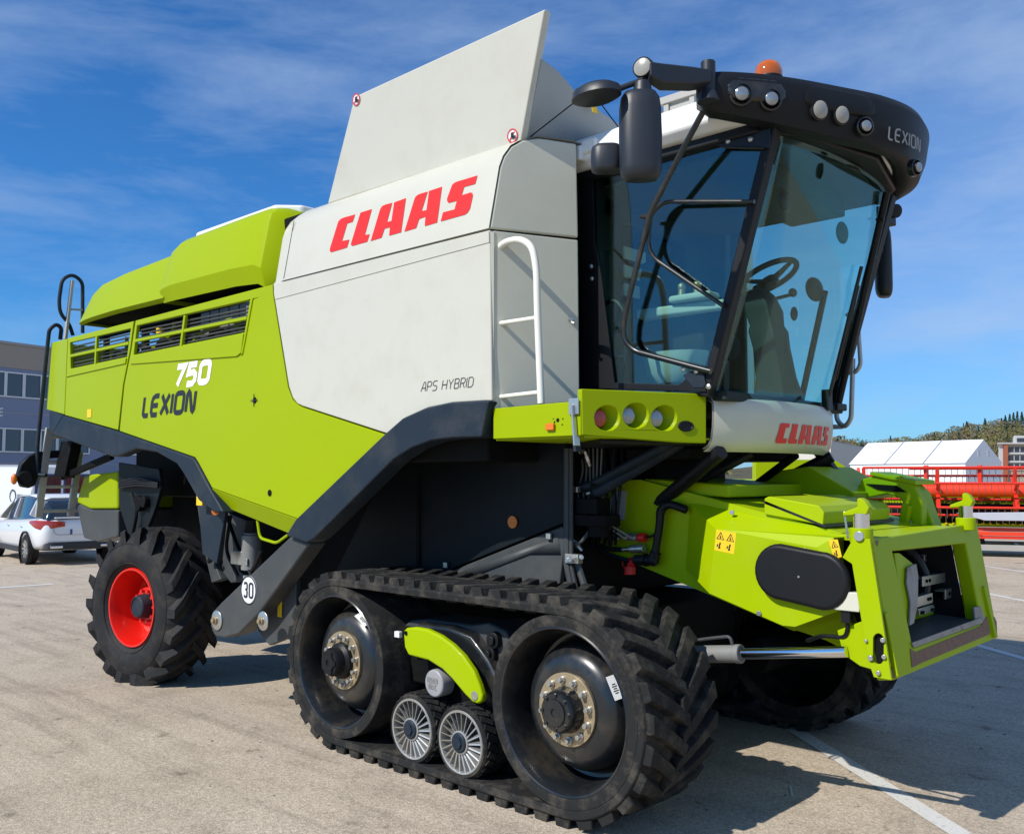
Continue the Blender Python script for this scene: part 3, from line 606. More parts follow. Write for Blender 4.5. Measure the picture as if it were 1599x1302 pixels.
# ================================================================== rear axle wheels
def rear_wheel(root_y, flip, steer):
    w0 = .255; prof = [(.355, -w0+.06), (.39, -w0+.012), (.45, -w0-.018), (.53, -w0-.024), (.60, -w0-.004), (.655, -w0+.045), (.682, -w0+.09), (.694, -.08), (.696, 0)]
    prof = prof+[(r, -y) for r, y in reversed(prof[:-1])]
    t_ = MB(); t_.lathe(prof, (0, 0, 0), (0, 1, 0), 72)
    nl = 18
    for k in range(nl):
        for sd in (-1, 1):
            th0 = 2*PI*(k+(.5 if sd > 0 else 0))/nl; vs = []; st = [0, .08, .22, .42, .65, .85, 1.]
            for q in st:
                y = sd*(w0-.006 - (w0+.03)*q); th = th0 + .46*(q**.80)
                top = .706+.031*min(1, q/.22); base = .60+.085*min(1, q/.22)
                hb, ht = (.054, .034) if q > .1 else (.052, .038); yy = y + (sd*.012 if q < .05 else 0)
                for (d, r) in ((-hb, base), (-ht, top), (ht, top), (hb, base)):
                    a = th+d/.7; vs.append(V((r*math.cos(a), yy, r*math.sin(a))))
            n_ = len(st); fs = [(0, 1, 2, 3), ((n_-1)*4, (n_-1)*4+3, (n_-1)*4+2, (n_-1)*4+1)]
            for i in range(n_-1):
                for j in range(3): fs.append((i*4+j, i*4+j+1, i*4+j+5, i*4+j+4))
            t_.add(vs, fs)
    for k, w in enumerate((.585, .405)): t_.lathe([(w, -w0-.005+.004*k), (w+.006, -w0-.012+.004*k), (w+.012, -w0-.004+.004*k)], (0, 0, 0), (0, 1, 0), 72)
    t_.v = [(x, y*(1+.5*max(0, -.55-z)), max(z, -.682-.02*abs(y))) for x, y, z in t_.v]      # tyre flattened where it carries the load
    wo = t_.build('rear_wheel', TYRE, H, bevel=.008, seg=2, angle=32)
    wo.location = (-3.65, root_y, .69); wo.rotation_euler = (0, 0, steer + (PI if flip else 0))
    r_ = MB(); r_.lathe([(.362, -w0+.055), (.368, -w0+.035), (.360, -w0+.018), (.345, -w0+.02), (.335, -w0+.05), (.325, -w0+.12), (.312, -w0+.22), (.300, -w0+.29), (.24, -w0+.295), (.215, -w0+.27), (.19, -w0+.20), (.165, -w0+.18), (.0, -w0+.18)], (0, 0, 0), (0, 1, 0), 56)
    ri = r_.build('wheel_rim', REDRIM, wo, angle=32)
    scatter(MB().cyl((0, 0, 0), (0, -.03, 0), .016, n=6), 'wheel_bolt', REDRIM, wo, [V((math.cos(2*PI*k/10)*.145, -w0+.18, math.sin(2*PI*k/10)*.145)) for k in range(10)])
    h_ = MB(); h_.lathe([(.115, -w0+.19), (.112, -w0+.12), (.100, -w0+.085), (.085, -w0+.077), (.08, -w0+.085), (.04, -w0+.083), (0, -w0+.083)], (0, 0, 0), (0, 1, 0), 36); h_.build('wheel_hub', SLATE, wo, angle=32)
    return wo
rear_wheel(-1.42, False, R(8)); rear_wheel(1.42, True, R(8))
# ================================================================== platform, lamps, cab
pf = [V((1.04, -1.60, 2.13)), V((1.04, -1.60, 2.315)), V((1.72, -1.60, 2.325)), V((1.72, -1.60, 2.13))]
pl = MB().prism(pf, (0, .03, 0)).build('platform_fascia', GREEN, H, bevel=.006)
for (px, py, r) in ((871, 656, .012), (866, 659, .006), (879, 654, .005), (878, 663, .005), (864, 654, .004), (781, 640, .0)):
    if r: p = sv(px, py, 'y', -1.60); MB().cyl(p+V((0, .002, 0)), p+V((0, -.001, 0)), r, n=12).build('bolt_hole', DARK, pl, smooth=False)
p = sv(860.5, 666.5, 'y', -1.602); MB().box(p+V((0, -.008, 0)), (.062, .018, .040)).build('marker_lamp', ORANGE, pl, bevel=.006)
MB().box((1.35, -1.2, 2.30), (.66, .78, .03)).build('platform_deck', GREY, H, bevel=.004)
MB().prism([V((1.04, -1.57, 2.13)), V((1.72, -1.57, 2.13)), V((2.05, -.80, 2.13)), V((1.04, -.80, 2.13))], (0, 0, -.01)).build('platform_underside', GREENF, H)
lt = MB(); p = sv(896, 640, 'y', -1.61); lt.beam(p+V((0, 0, .03)), p+V((.02, 0, -.20)), .012, .05, up=(0, 1, 0)).box(p+V((0, 0, .02)), (.07, .01, .09)); lt.build('fascia_latch', STEEL, pl, bevel=.003)
MB().beam(sv(898, 672, 'y', -1.57), sv(902, 705, 'y', -1.57), .02, .05, up=(0, 1, 0)).build('latch_strap', SLATE, H, bevel=.003)
hr_ = MB(); yh = -1.55; q = lambda px, py: sv(px, py, 'y', yh)
hr_.tube(fillet([q(778, 638), q(776, 560), q(771, 440), q(772, 395), q(788, 378), q(812, 373), q(831, 384), q(838, 420), q(839, 480), q(845, 630)], .10, 5), .0215, 12)
hr_.tube([q(774.5, 506), q(840.5, 496)], .014, 10).tube([q(778, 620), q(844, 612.5)], .014, 10); hr_.build('access_handrail', RAILW, H, angle=50)
# lamp panel: oblique face from the fascia to the cab corner
A0, B0 = V((1.722, -1.60, 0)), V((2.06, -.79, 0)); LN = (B0-A0).cross(V((0, 0, 1))).normalized(); LU = (B0-A0).normalized(); LL = (B0-A0).length
lpz = lambda px, py: svp(px, py, A0, LN)
la_ = [lpz(908, 607), lpz(1103, 615), lpz(1103, 692), lpz(1062, 691), lpz(909, 679)]
pock = [(940, 653, 11.5), (985, 649, 9.5), (1029, 653, 9.5), (1071, 665.5, 0)]
holes = []
for (px, py, r) in pock[:3]:
    cx_ = px+9; holes.append([lpz(cx_+math.cos(R(t))*(19 if t % 360 < 90 or t % 360 > 270 else 21), py+math.sin(R(t))*20) for t in range(0, 360, 20)])
lpm = MB().prism([la_]+holes, -LN*.05).build('lamp_panel', GREEN, H, bevel=.006, seg=2)
for i, ((px, py, r), h) in enumerate(zip(pock[:3], holes)):
    c = sum(h, V())/len(h); bowl = [[c+(p-c)*s_ - LN*d - LU*(k_*.05) for p in h] for s_, d, k_ in ((1.02, .004, 0), (.93, .03, .3), (.80, .06, .6), (.62, .078, .8), (.1, .08, .8))]
    MB().loft(bowl, cap=False).build('lamp_bowl', GREEN, lpm)
    ax = (LN*.93-LU*.15).normalized(); o = c-LN*.045-LU*.045
    lm = MB(); lm.slot(0).lathe([(.060, -.05), (.060, .0), (.056, .012)], o, ax, 28); lm.slot(1).lathe([(.056, .012), (.045, .022), (.02, .028), (0, .029)], o, ax, 28)
    lm.build('headlamp' if i else 'indicator_lamp', [BLACK, LENSR if i == 0 else LENS], lpm)
c = lpz(1071, 665.5); MB().loft([[c+LU*math.cos(R(t))*.045*s_+V((0, 0, 1))*math.sin(R(t))*.026*s_+LN*d for t in range(0, 360, 20)] for s_, d in ((1.25, 0), (1.2, .006), (1, .007), (.9, .002), (.0, .001))], cap=False).build('marker_lamp', [BLACK], lpm)
# lower front nose with the logo
HW = .80
def bow(y, x0, b, hw=HW): return x0 + b*(1-(abs(y)/hw)**2.2)
def nose_pt(y, z): 
    t = (z-2.085)/.28; return V((bow(y, 2.055, .19)+.012*math.sin(PI*max(0, min(1, t))) + .02*t, y, z))
def zb_(y): return 2.085
rings = []
NZ = (2.06, 2.085, 2.12, 2.2, 2.28, 2.34, 2.365)
for z in NZ:
    d = {2.06: .05, 2.085: .012, 2.365: .02}.get(z, 0)
    rings.append([nose_pt(y, z)-V((d, 0, 0)) for y in [-.80+1.6*i/24 for i in range(25)]])
vs = [p for r in rings for p in r]; fs = [(i*25+j, i*25+j+1, (i+1)*25+j+1, (i+1)*25+j) for i in range(len(NZ)-1) for j in range(24)]
ns = MB().add(vs, fs).build('cab_nose', PEARL, H, solid=.02, angle=60, rim=False)
mb = MB()
for g in CLN:
    k = len(g); pts = [(-.34+ .76*x, 2.108+.128*y) for x, y in g]
    vs = [nose_pt(y, z)+V((.014, 0, 0)) for y, z in pts]
    # subdivide along the curve by tessellating the outline
    tr = tessellate_polygon([[V((y, z, 0)) for y, z in pts]]); mb.add(vs, [list(t) for t in tr])
mb.build('logo_lettering', REDLOGO, ns, smooth=False)
MB().prism([V((1.2, -1.0, 2.12)), V((1.7, -1.40, 2.12)), V((1.95, -.8, 2.12)), V((2.05, 0, 2.12)), V((1.95, .8, 2.12)), V((1.2, .9, 2.12))], (0, 0, -.03)).build('cab_underside', BLACK, H, bevel=.01)
# cab shell: pillars, sills, roof frame
ZB, ZT = 2.40, 3.88
YL = .85
bl, tl = V((2.07, -YL, ZB)), V((2.53, -YL, ZT)); rb, rt = V((1.10, -YL, ZB)), V((1.18, -YL, ZT))
cab = bpy.data.objects.new('cab', None); col.objects.link(cab); cab.parent = H
cab['label'] = 'glazed operator cab with black pillars'
for s in (-1, 1):
    m_ = lambda p: V((p.x, s*abs(p.y), p.z))
    MB().beam(m_(bl)-V((0, 0, .03)), m_(tl)+V((.02, 0, .06)), .060, .085, up=(0, 1, 0)).build('front_pillar', BLACK, cab, bevel=.012)
    MB().prism([m_(rb)-V((.02, 0, .02)), m_(rt)-V((.02, 0, 0)), m_(rt)+V((.09, 0, 0)), m_(rb)+V((.13, 0, -.02))], (0, s*-.09, 0)).build('rear_pillar', BLACK, cab, bevel=.012)
    MB().beam(m_(rb), m_(bl), .06, .05, up=(0, 0, 1)).build('window_sill', BLACK, cab, bevel=.012)
    MB().beam(m_(rt)+V((0, 0, .02)), m_(tl)+V((0, 0, .02)), .07, .12).build('roof_rail', BLACK, cab, bevel=.012)
# glazing
side_g = [rb+V((.10, 0, .0)), bl+V((-.02, 0, 0)), tl+V((-.02, 0, -.0)), rt+V((.06, 0, 0))]
MB().prism([V((p.x, -YL-.035, p.z)) for p in side_g], (0, .006, 0)).build('side_window', GLASS, cab, bevel=0, smooth=False)
MB().prism([V((p.x, YL+.035, p.z)) for p in side_g], (0, -.006, 0)).build('side_window', GLASS, cab, bevel=0, smooth=False)
def ws_pt(y, t): return V((bow(y, 2.075, .15)*(1-t) + bow(y, 2.545, .10)*t + .03*math.sin(PI*t), y, (2.375)*(1-t)+ZT*t))
n1, n2 = 28, 20; vs = [ws_pt(-.82+1.64*i/n1, j/n2) for j in range(n2+1) for i in range(n1+1)]
MB().add(vs, [(j*(n1+1)+i, j*(n1+1)+i+1, (j+1)*(n1+1)+i+1, (j+1)*(n1+1)+i) for j in range(n2) for i in range(n1)]).build('windscreen', GLASSW, cab, solid=.006)
# black borders, plates and bolts on the side window
bd = MB(); yo = -YL-.042; Q = lambda px, py: sv(px, py, 'y', yo)
bd.prism([Q(908, 262), Q(926, 268), Q(930, 380), Q(940, 430), Q(962, 606), Q(912, 606)], (0, -.012, 0))
bd.prism([Q(908, 596), Q(1062, 601), Q(1098, 570), Q(1104, 612), Q(909, 606)], (0, -.012, 0))
bd.prism([Q(926, 268), Q(1208, 190), Q(1206, 202), Q(926, 279)], (0, -.012, 0))
bd.build('window_border', BLACK, cab, bevel=.003)
pt_ = MB(); pt_.prism([Q(1122, 222), Q(1204, 202), Q(1204, 232), Q(1130, 232), Q(1124, 228)], (0, -.018, 0)); pt_.prism([Q(1068, 586), Q(1098, 572), Q(1104, 600), Q(1100, 606), Q(1085, 606)], (0, -.016, 0)); pt_.build('hinge_plate', SLATE, cab, bevel=.004)
bpts = []
for (px, py) in ((1140, 222), (1175, 219), (1070, 577), (1090, 580), (926, 417), (927, 436), (1109, 604)):
    bpts.append(Q(px, py)+V((0, -.018, 0)))
scatter(MB().lathe([(.017, .0), (.015, -.008), (.006, -.013), (0, -.0135)], (0, 0, 0), (0, 1, 0), 14), 'window_bolt', STEEL, cab, bpts)
MB().tube([Q(1133, 232)+V((0, -.02, 0)), Q(1196, 233)+V((0, -.02, 0))], .006, 6).build('window_seal', INK, cab)
# guard rails and mirror stay in front of the window
G = lambda px, py, y: sv(px, py, 'y', y)
MB().tube(fillet([G(1107, 158, -1.12), G(1060, 245, -1.06), G(1014, 335, -1.0), G(1006, 370, -.99), G(974, 500, -.97), G(974, 530, -.96), G(990, 548, -.95), G(1110, 580, -.92)], .12, 6), .018, 12).build('mirror_stay', BLACKG, H, angle=50)
MB().tube(fillet([G(1178, 315, -.92), G(1036, 315, -.96), G(1016, 335, -.97), G(1012, 385, -.97), G(1022, 404, -.96), G(1130, 478, -.92)], .10, 6), .013, 10).tube([G(1000, 338, -1.0), G(1016, 340, -.97)], .014, 8).build('door_guard_rail', BLACKG, H, angle=50)
# roof
rr_ = []
for z, d in ((3.90, .03), (3.95, -.02), (4.03, -.02), (4.11, .03), (4.155, .14), (4.175, .5)):
    rr_.append([V((x, y, z+ (x-1.1)*.0)) for x, y in ((1.06+d*.5, -.98+d), (2.30, -1.0+d), (2.50, -.96+d), (2.72-d, -.5), (2.78-d, 0), (2.72-d, .5), (2.50, .96-d), (2.30, 1.0-d), (1.06+d*.5, .98-d))])
MB().loft(rr_).build('cab_roof', ROOFW, H, bevel=.015, seg=3)
MB().loft([[V((x, y, z)) for x, y in ((1.08, -.93), (2.45, -.93), (2.62, -.7), (2.78, 0), (2.62, .7), (2.45, .93), (1.08, .93))] for z in (3.84, 3.915)]).build('roof_frame', BLACK, H, bevel=.02)
b_ = MB(); b_.box(sv(905, 243, 'y', -1.0), (.10, .10, .10)).box(sv(925, 230, 'y', -.98), (.12, .10, .09)); b_.build('roof_bracket', ROOFW, H, bevel=.015)
fb_ = MB(); fb_.box((1.55, -.45, 4.25), (.04, .04, .34)).box((1.75, -.45, 4.25), (.04, .04, .34)).box((1.65, -.45, 4.42), (.30, .06, .05)).box((1.65, -.44, 4.3), (.16, .03, .2)); fb_.build('roof_bracket', LADDER, H, bevel=.004)
# light bar (visor), swept round the roof front
vis = [(-1.30, 2.30), (-1.22, 2.42), (-1.05, 2.56), (-.85, 2.68), (-.60, 2.80), (-.30, 2.93), (0, 2.99), (.30, 2.96), (.60, 2.86), (.85, 2.72), (1.05, 2.56), (1.22, 2.42), (1.30, 2.30)]
def vspl(t):
    f = t*(len(vis)-1); i = min(len(vis)-2, int(f)); a = f-i; P_ = [V((vis[max(0, min(len(vis)-1, i+k))][1], vis[max(0, min(len(vis)-1, i+k))][0], 0)) for k in (-1, 0, 1, 2)]
    return .5*((2*P_[1])+(-P_[0]+P_[2])*a+(2*P_[0]-5*P_[1]+4*P_[2]-P_[3])*a*a+(-P_[0]+3*P_[1]-3*P_[2]+P_[3])*a**3)
NV = 60
def vframe(t):
    c = vspl(t); d = (vspl(min(1, t+.01))-vspl(max(0, t-.01))).normalized(); n = V((d.y, -d.x, 0)); 
    if n.x < 0: n = -n
    return c, d, n
vr = []
for i in range(NV+1):
    t = i/NV; c, d, n = vframe(t); e_ = min(1, min(t, 1-t)*14+.35); m_ = (1-abs(2*t-1)**2)
    hz = .105*e_; zc = 4.03
    low = .11*m_
    sec = [(-.22, .85*hz), (-.06, 1.0*hz), (-.01, .82*hz), (.012, .35*hz), (-.01, -.4*hz-low*.5), (-.05, -.9*hz-low), (-.12, -1.0*hz-low), (-.24, -.75*hz-low*.3)]
    vr.append([c+n*a+V((0, 0, zc+b)) for a, b in sec])
vi = MB().loft(vr).build('light_bar', BLACK, H, angle=50)
def on_vis(px, py):
    """point of the visor face seen at the surveyed direction"""
    best = None
    for i in range(241):
        t = i/240; c, d, n = vframe(t); p = svp(px, py, c, n); e = abs((p-c).dot(d))
        if n.dot(CAM-c) > 0 and (best is None or e < best[0]): best = (e, p, n, d)
    return best[1:]
for (px, py, r, kind, dp) in ((1157, 148, .038, LENS, .0), (1203, 156, .037, LENS, .0), (1279, 172, .052, LENSD, .015), (1313, 180, .050, LENSD, .015), (1350, 198, .032, LENS, .0), (1430, 262, .030, LENS, 0)):
    p, n, d = on_vis(px, py); ax = (n*.9 + V((0, 0, -.12)) + V((0, -.2 if kind is LENS else 0, 0))).normalized(); o = p+n*(.004 if kind is LENS else -.004)
    rc = MB().lathe([(r*1.75, -.03), (r*1.7, .004), (r*1.45, .008), (r*1.25, -.004), (r*1.1, -.02)], o, ax, 32) if kind is LENS else MB().lathe([(r*1.15, -.03), (r*1.12, .010), (r, .012), (r, .0)], o, ax, 32)
    rc.build('lamp_recess', BLACKG, vi, angle=40)
    l_ = MB(); l_.slot(0).lathe([(r*1.06, -.03), (r*1.04, .014), (r*.95, .018)], o, ax, 28); l_.slot(1).lathe([(r*.95, .018), (r*.6, .024), (r*.2, .027), (0, .027)], o, ax, 28)
    l_.build('work_lamp', [BLACK, kind], vi)
# raised lamp pods on the visor
for (xa_, xb_, ya_, yb__, of, m_) in ((1136, 1226, 150, 158, .010, BLACKG), (1256, 1366, 170, 200, .016, BLACK)):
    ta, tb_2 = [min(range(601), key=lambda i: (vspl(i/600).xy-on_vis(x, y)[0].xy).length)/600 for x, y in ((xa_, ya_), (xb_, yb__))]
    for k_, (o_, hh2) in enumerate(((of, .062),)):
        rgs = []
        for i in range(13):
            c, d, n = vframe(ta+(tb_2-ta)*i/12); e2 = .55 if i in (0, 12) else .85 if i in (1, 11) else 1
            rgs.append([c+n*(o_*(1 if 0 < i < 12 else .2)+q)+V((0, 0, 4.022+z)) for q, z in ((-.04, -hh2*e2*1.06), (-.004, -hh2*e2), (.002, -hh2*e2*.8), (.004, 0), (.0, hh2*e2*.8), (-.006, hh2*e2), (-.04, hh2*e2*1.06))])
        MB().loft(rgs).build('lamp_pod', m_, vi, angle=60)
# visor lettering follows the curve
def vis_path(x, y):
    t = .62 + x/3.4; c, d, n = vframe(t); return c + n*(.012+.012*(1-abs(y-.09)/.1)) + V((0, 0, 3.985+y))
p1, n1_, d1 = on_vis(1383, 207)
def vt_of(p): return min(range(601), key=lambda i: (vspl(i/600).xy-p.xy).length)/600
t0 = vt_of(p1); tlen = sum((vspl((i+1)/200)-vspl(i/200)).length for i in range(200))
def vis_path(x, y):
    c, d, n = vframe(t0 + x/tlen); return c + n*.0185 + V((0, 0, p1.z-.045+y))
lettering('visor_lettering', 'LEXION', (0, 0, 0), (1, 0, 0), (0, 1, 0), .075, .011, INKG, vi, shear=.12, gap=.24, sx=.90, path=vis_path)
# beacon
bp = sv(1200, 123, 'y', -.80); BS = .80; MB().lathe([(.085, -.09), (.085, -.02), (.08, 0)], bp, (0, 0, 1), 32).build('beacon_base', BLACK, H)
MB().lathe([(r*BS, h*BS) for r, h in ((.098, 0), (.100, .02), (.098, .05), (.085, .09), (.06, .115), (.03, .125), (0, .127))], bp, (0, 0, 1), 40).build('beacon', AMBER, H)
MB().lathe([(.035, 0), (.035, .07), (0, .08)], bp, (0, 0, 1), 16).build('beacon_bulb', LENSD, H)
p = sv(1407, 180, 'y', .35); MB().lathe([(.08, -.06), (.08, .0), (.06, .03), (0, .04)], p, (0, 0, 1), 28).build('gps_dome', ROOFW, H, angle=50)
# mirrors
ym = -1.70; Mq = lambda px, py, y=ym: sv(px, py, 'y', y)
def mirror_shell(name, c, w, h, d, yaw, parent, tap=.85):
    rs = []
    for z, k, kd in ((-.5, .55, .55), (-.485, .74, .74), (-.44, .90, .92), (-.36, .97, 1), (0, 1, 1), (.30, .97, .95), (.42, .90, .85), (.48, .74, .70), (.5, .5, .5)):
        ring = []
        for i in range(28):
            t = 2*PI*i/28; cx_, sy_ = math.cos(t), math.sin(t); ex = 2/3.2
            x = math.copysign(abs(cx_)**ex, cx_)*w/2*k; y = math.copysign(abs(sy_)**(ex if sy_ > 0 else 1.0), sy_)*d/2*kd
            if sy_ > 0: y *= .55
            ring.append(V((x, y, z*h)))
        rs.append(ring)
    rot = Matrix.Rotation(yaw, 3, 'Z'); return MB().loft([[rot @ p + c for p in r] for r in rs]).build(name, MIRR, parent, angle=60)
vw = R(46.8+90-180)
mc = (Mq(1000, 143)+Mq(1000, 284))/2
mir = mirror_shell('rear_view_mirror', mc, .225, (Mq(1000, 143)-Mq(1000, 284)).length, .17, R(38), H)
m2 = (Mq(948, 228, -1.74)+Mq(948, 270, -1.74))/2
mirror_shell('wide_angle_mirror', m2, .175, .155, .13, R(38), mir)
arm_ = MB(); a1 = Mq(1003, 108); arm_.cyl(a1+V((0, 0, -.07)), a1+V((0, 0, -.15)), .042, .055, n=20); va = V((2.36, -1.27, 4.09))
arm_.loft([[c + V((0, 0, zz)) + o_ for zz, o_ in ((-hh_, V()), (-hh_*.6, V((.04, -.03, 0))), (hh_*.7, V((.04, -.03, 0))), (hh_, V()), (hh_*.7, V((-.03, .03, 0))), (-hh_*.6, V((-.03, .03, 0))))] for c, hh_ in ((a1+V((.02, .02, -.02)), .055), (a1.lerp(va, .25)+V((0, 0, -.035)), .075), (a1.lerp(va, .7)+V((0, 0, -.03)), .068), (va+V((0, 0, -.02)), .05))])
arm_.cyl(va+V((0, 0, -.13)), va+V((0, 0, .08)), .04, n=18).cyl(va+V((0, 0, -.15)), va+V((0, 0, -.08)), .065, .04, n=18)
arm_.build('mirror_arm', MIRR, H, bevel=.008)
wl = MB(); ax = (CAM-a1); ax.z = -.1; ax = (ax.normalized()+V((-.35, -.2, 0))).normalized(); wl.slot(0).lathe([(0, -.08), (.04, -.075), (.056, -.04), (.055, .0), (.048, .006)], a1+V((0, 0, .01)), ax, 24); wl.slot(1).lathe([(.048, .004), (.03, .010), (0, .012)], a1+V((0, 0, .01)), ax, 24); wl.build('work_lamp', [BLACK, LENSD], H)
fm = Mq(931, 147, -1.86); up_ = MB(); up_.loft([[fm + V((x*k*.9+.02*x, y*k, z)) for x, y in [(.16*math.cos(R(t)), .10*math.sin(R(t))) for t in range(0, 360, 20)]] for z, k in ((-.035, .75), (-.02, 1), (.02, .95), (.04, .7))]); up_.tube([fm+V((.06, .05, .01)), a1+V((0, 0, -.06))], .016, 8)
up_.build('front_view_mirror', MIRR, H, angle=50)
# far-side mirror, wiper post and handrails
mc = (sv(1383, 362, 'y', 1.15)+sv(1383, 460, 'y', 1.15))/2
fmr = mirror_shell('rear_view_mirror', mc, .20, .50, .15, R(-62), H)
fa = MB(); fa.tube(fillet([(2.40, 1.2, 4.02), mc+V((.05, -.05, .55)), mc+V((.02, -.02, .40)), mc+V((0, 0, .2))], .1), .03, 10); fa.box(mc+V((.02, -.02, .34)), (.10, .12, .14)); fa.build('mirror_arm', BLACK, H, bevel=.01)
p = mc+V((.09, -.04, .36)); MB().lathe([(.0, -.06), (.05, -.04), (.05, .02), (.0, .03)], p, (.8, -.4, -.2), 18).build('work_lamp', BLACK, H)
MB().tube([sv(1385, 300, 'x', 2.62), sv(1308, 636, 'x', 2.14)], .024, 10).build('mirror_stay', BLACK, H)
MB().tube([sv(1356, 412, 'x', 2.45), sv(1382, 385, 'y', 1.12)], .012, 8).tube([sv(1368, 343, 'x', 2.55), sv(1380, 343, 'x', 2.6)], .01, 8).build('stay_bracket', BLACK, H)
MB().box(sv(1303, 636, 'x', 2.13), (.12, .16, .05)).build('stay_foot', BLACK, H, bevel=.01)
f2 = lambda px, py, y=1.45: sv(px, py, 'y', y)
MB().tube(fillet([f2(1322, 490), f2(1340, 510), f2(1344, 570), f2(1336, 582), f2(1310, 582)], .06), .018, 8).tube(fillet([f2(1332, 560), f2(1329, 655), f2(1318, 668), f2(1306, 655), f2(1308, 610)], .06), .02, 8).build('platform_handrail', ALU, H, angle=50)
MB().box((1.35, 1.25, 2.30), (.9, .75, .03)).build('platform_deck', GREY, H)
# wiper and front window details
wb = MB(); wb.tube([ws_pt(.42, .02)+V((.03, 0, 0)), ws_pt(.34, .60)+V((.03, 0, 0))], .012, 8); wb.tube([ws_pt(.44, .12)+V((.035, 0, 0)), ws_pt(.36, .52)+V((.035, 0, 0))], .008, 6); wb.box(ws_pt(.42, .03)+V((.02, 0, 0)), (.05, .06, .14)); wb.build('wiper', INK, cab)
wc = MB(); wc.prism([ws_pt(-.5, .72), ws_pt(-.42, .72), ws_pt(-.42, .55), ws_pt(-.46, .52), ws_pt(-.5, .54)], (.006, 0, 0)); 
# interior
ci = MB(); ci.box((1.62, 0, 2.38), (1.1, 1.6, .06)).box((1.12, 0, 2.75), (.06, 1.6, .75)); ci.build('cab_floor', INTER, cab, bevel=.01)
MB().box((1.10, -.62, 3.2), (.06, .42, 1.3)).box((1.10, .62, 3.2), (.06, .42, 1.3)).box((1.10, 0, 3.78), (.06, 1.7, .2)).build('cab_rear_wall', INTER, cab, bevel=.02)
MB().prism([V((1.15, -.8, 3.83)), V((2.5, -.8, 3.83)), V((2.65, 0, 3.83)), V((2.5, .8, 3.83)), V((1.15, .8, 3.83))], (0, 0, -.03)).box((2.15, 0, 3.74), (.40, 1.0, .14)).build('headliner', INTER, cab, bevel=.02)
se = MB(); se.loft([[V((1.42+x, y, z)) for x, y in ((-.24*k, -.26*k), (.26*k, -.25*k), (.26*k, .25*k), (-.24*k, .26*k))] for z, k in ((2.72, .9), (2.76, 1.0), (2.86, 1.0), (2.90, .9))])
se.loft([[V((x+(z-2.85)*-.16, y*k, z)) for x, y in ((1.17, -.25), (1.27, -.25), (1.29, 0), (1.27, .25), (1.17, .25))] for z, k in ((2.85, .9), (2.95, 1), (3.3, 1), (3.42, .85), (3.45, .6))]); se.box((1.40, 0, 2.55), (.32, .36, .34)); se.box((1.14, 0, 3.54), (.09, .26, .16))
se.build('operator_seat', SEATM, cab, bevel=.03, seg=3)
cs = MB(); cs.loft([[V((x, y, z)) for x, y in ((1.25, -.42), (1.9, -.36), (1.9, -.30), (1.25, -.28))] for z in (2.98, 3.05)]); cs.box((1.68, -.36, 3.08), (.32, .14, .05)); cs.build('arm_console', CONS, cab, bevel=.02)
kn = MB(); kn.ball((1.60, -.38, 3.16), .028, sq=(1, 1, 1.1)).ball((1.72, -.38, 3.16), .028).cyl((1.60, -.38, 3.08), (1.60, -.38, 3.15), .03, .022, n=12).cyl((1.72, -.38, 3.08), (1.72, -.38, 3.15), .03, .022, n=12); kn.build('console_knobs', ZINC, cab)
MB().loft([[V((1.55+x*k, -.40+y*k, z)) for x, y in [(.24*math.cos(R(t)), .16*math.sin(R(t))) for t in range(0, 360, 20)]] for z, k in ((2.52, .55), (2.58, .85), (2.70, 1.0), (2.72, 1.02))]).build('storage_bin', CONS, cab)
C0 = V((2.0, .0, 2.42)); tilt = V((-.30, 0, .95)).normalized()
sw = [G(1197, 447, 0), ]
stc = MB(); stc.loft([[V((2.10-.10*s_+x*k, y*k, z)) for x, y in ((-.10, -.11), (.08, -.12), (.12, 0), (.08, .12), (-.10, .11), (-.13, 0))] for z, k, s_ in ((2.40, 1.25, 0), (2.55, 1.0, .2), (2.75, .92, .5), (2.86, .98, .7), (2.90, .85, .8), (3.00, .95, 1.), (3.10, .8, 1.3), (3.15, .45, 1.45))])
stc.cyl((1.98, 0, 3.08), (1.95, 0, 3.18), .05, .038, n=14); stc.build('steering_column', INTER, cab, bevel=.015, seg=3)
swc = sv(1199, 433, 'y', .02); sn = V((-.42, 0, .90)).normalized(); su, sw_ = basis(sn)
st = MB(); st.tube([swc+su*math.cos(2*PI*i/36)*.20+sw_*math.sin(2*PI*i/36)*.20 for i in range(36)], .019, 10, closed=True)
for a in (30, 150, 270): st.tube([swc-sn*.04, swc+(su*math.cos(R(a))+sw_*math.sin(R(a)))*.19], [.035, .018], 8, sy=.6)
st.cyl(swc-sn*.06, swc-sn*.01, .06, .05, n=18); st.build('steering_wheel', BLACK, cab, angle=50)
lv = MB(); lv.tube([sv(1205, 468, 'y', .05), sv(1236, 460, 'y', .15)], .012, 8).ball(sv(1238, 457, 'y', .15), .03, sq=(.8, 1.4, 1.0)).ball(sv(1240, 490, 'y', .10), .03, sq=(.8, .8, 1.6)); lv.build('control_lever', BLACK, cab)
dp = sv(1272, 452, 'y', .50); dm = MB(); dm.ball(dp, .10, sq=(.35, 1.25, .85)).tube([dp+V((.03, .1, 0)), sv(1250, 630, 'y', .52)], .022, 8); dm.build('display_monitor', BLACK, cab)
im = MB(); im.ball((2.30, -.28, 3.62), .05, sq=(.5, 1.5, 1.3)).tube(fillet([(2.30, -.28, 3.62), (2.31, -.28, 3.76), (2.33, -.2, 3.78)], .04), .008, 6).ball((2.30, .55, 3.58), .06, sq=(.5, 1.3, 1.3)); im.build('interior_mirror', BLACK, cab)
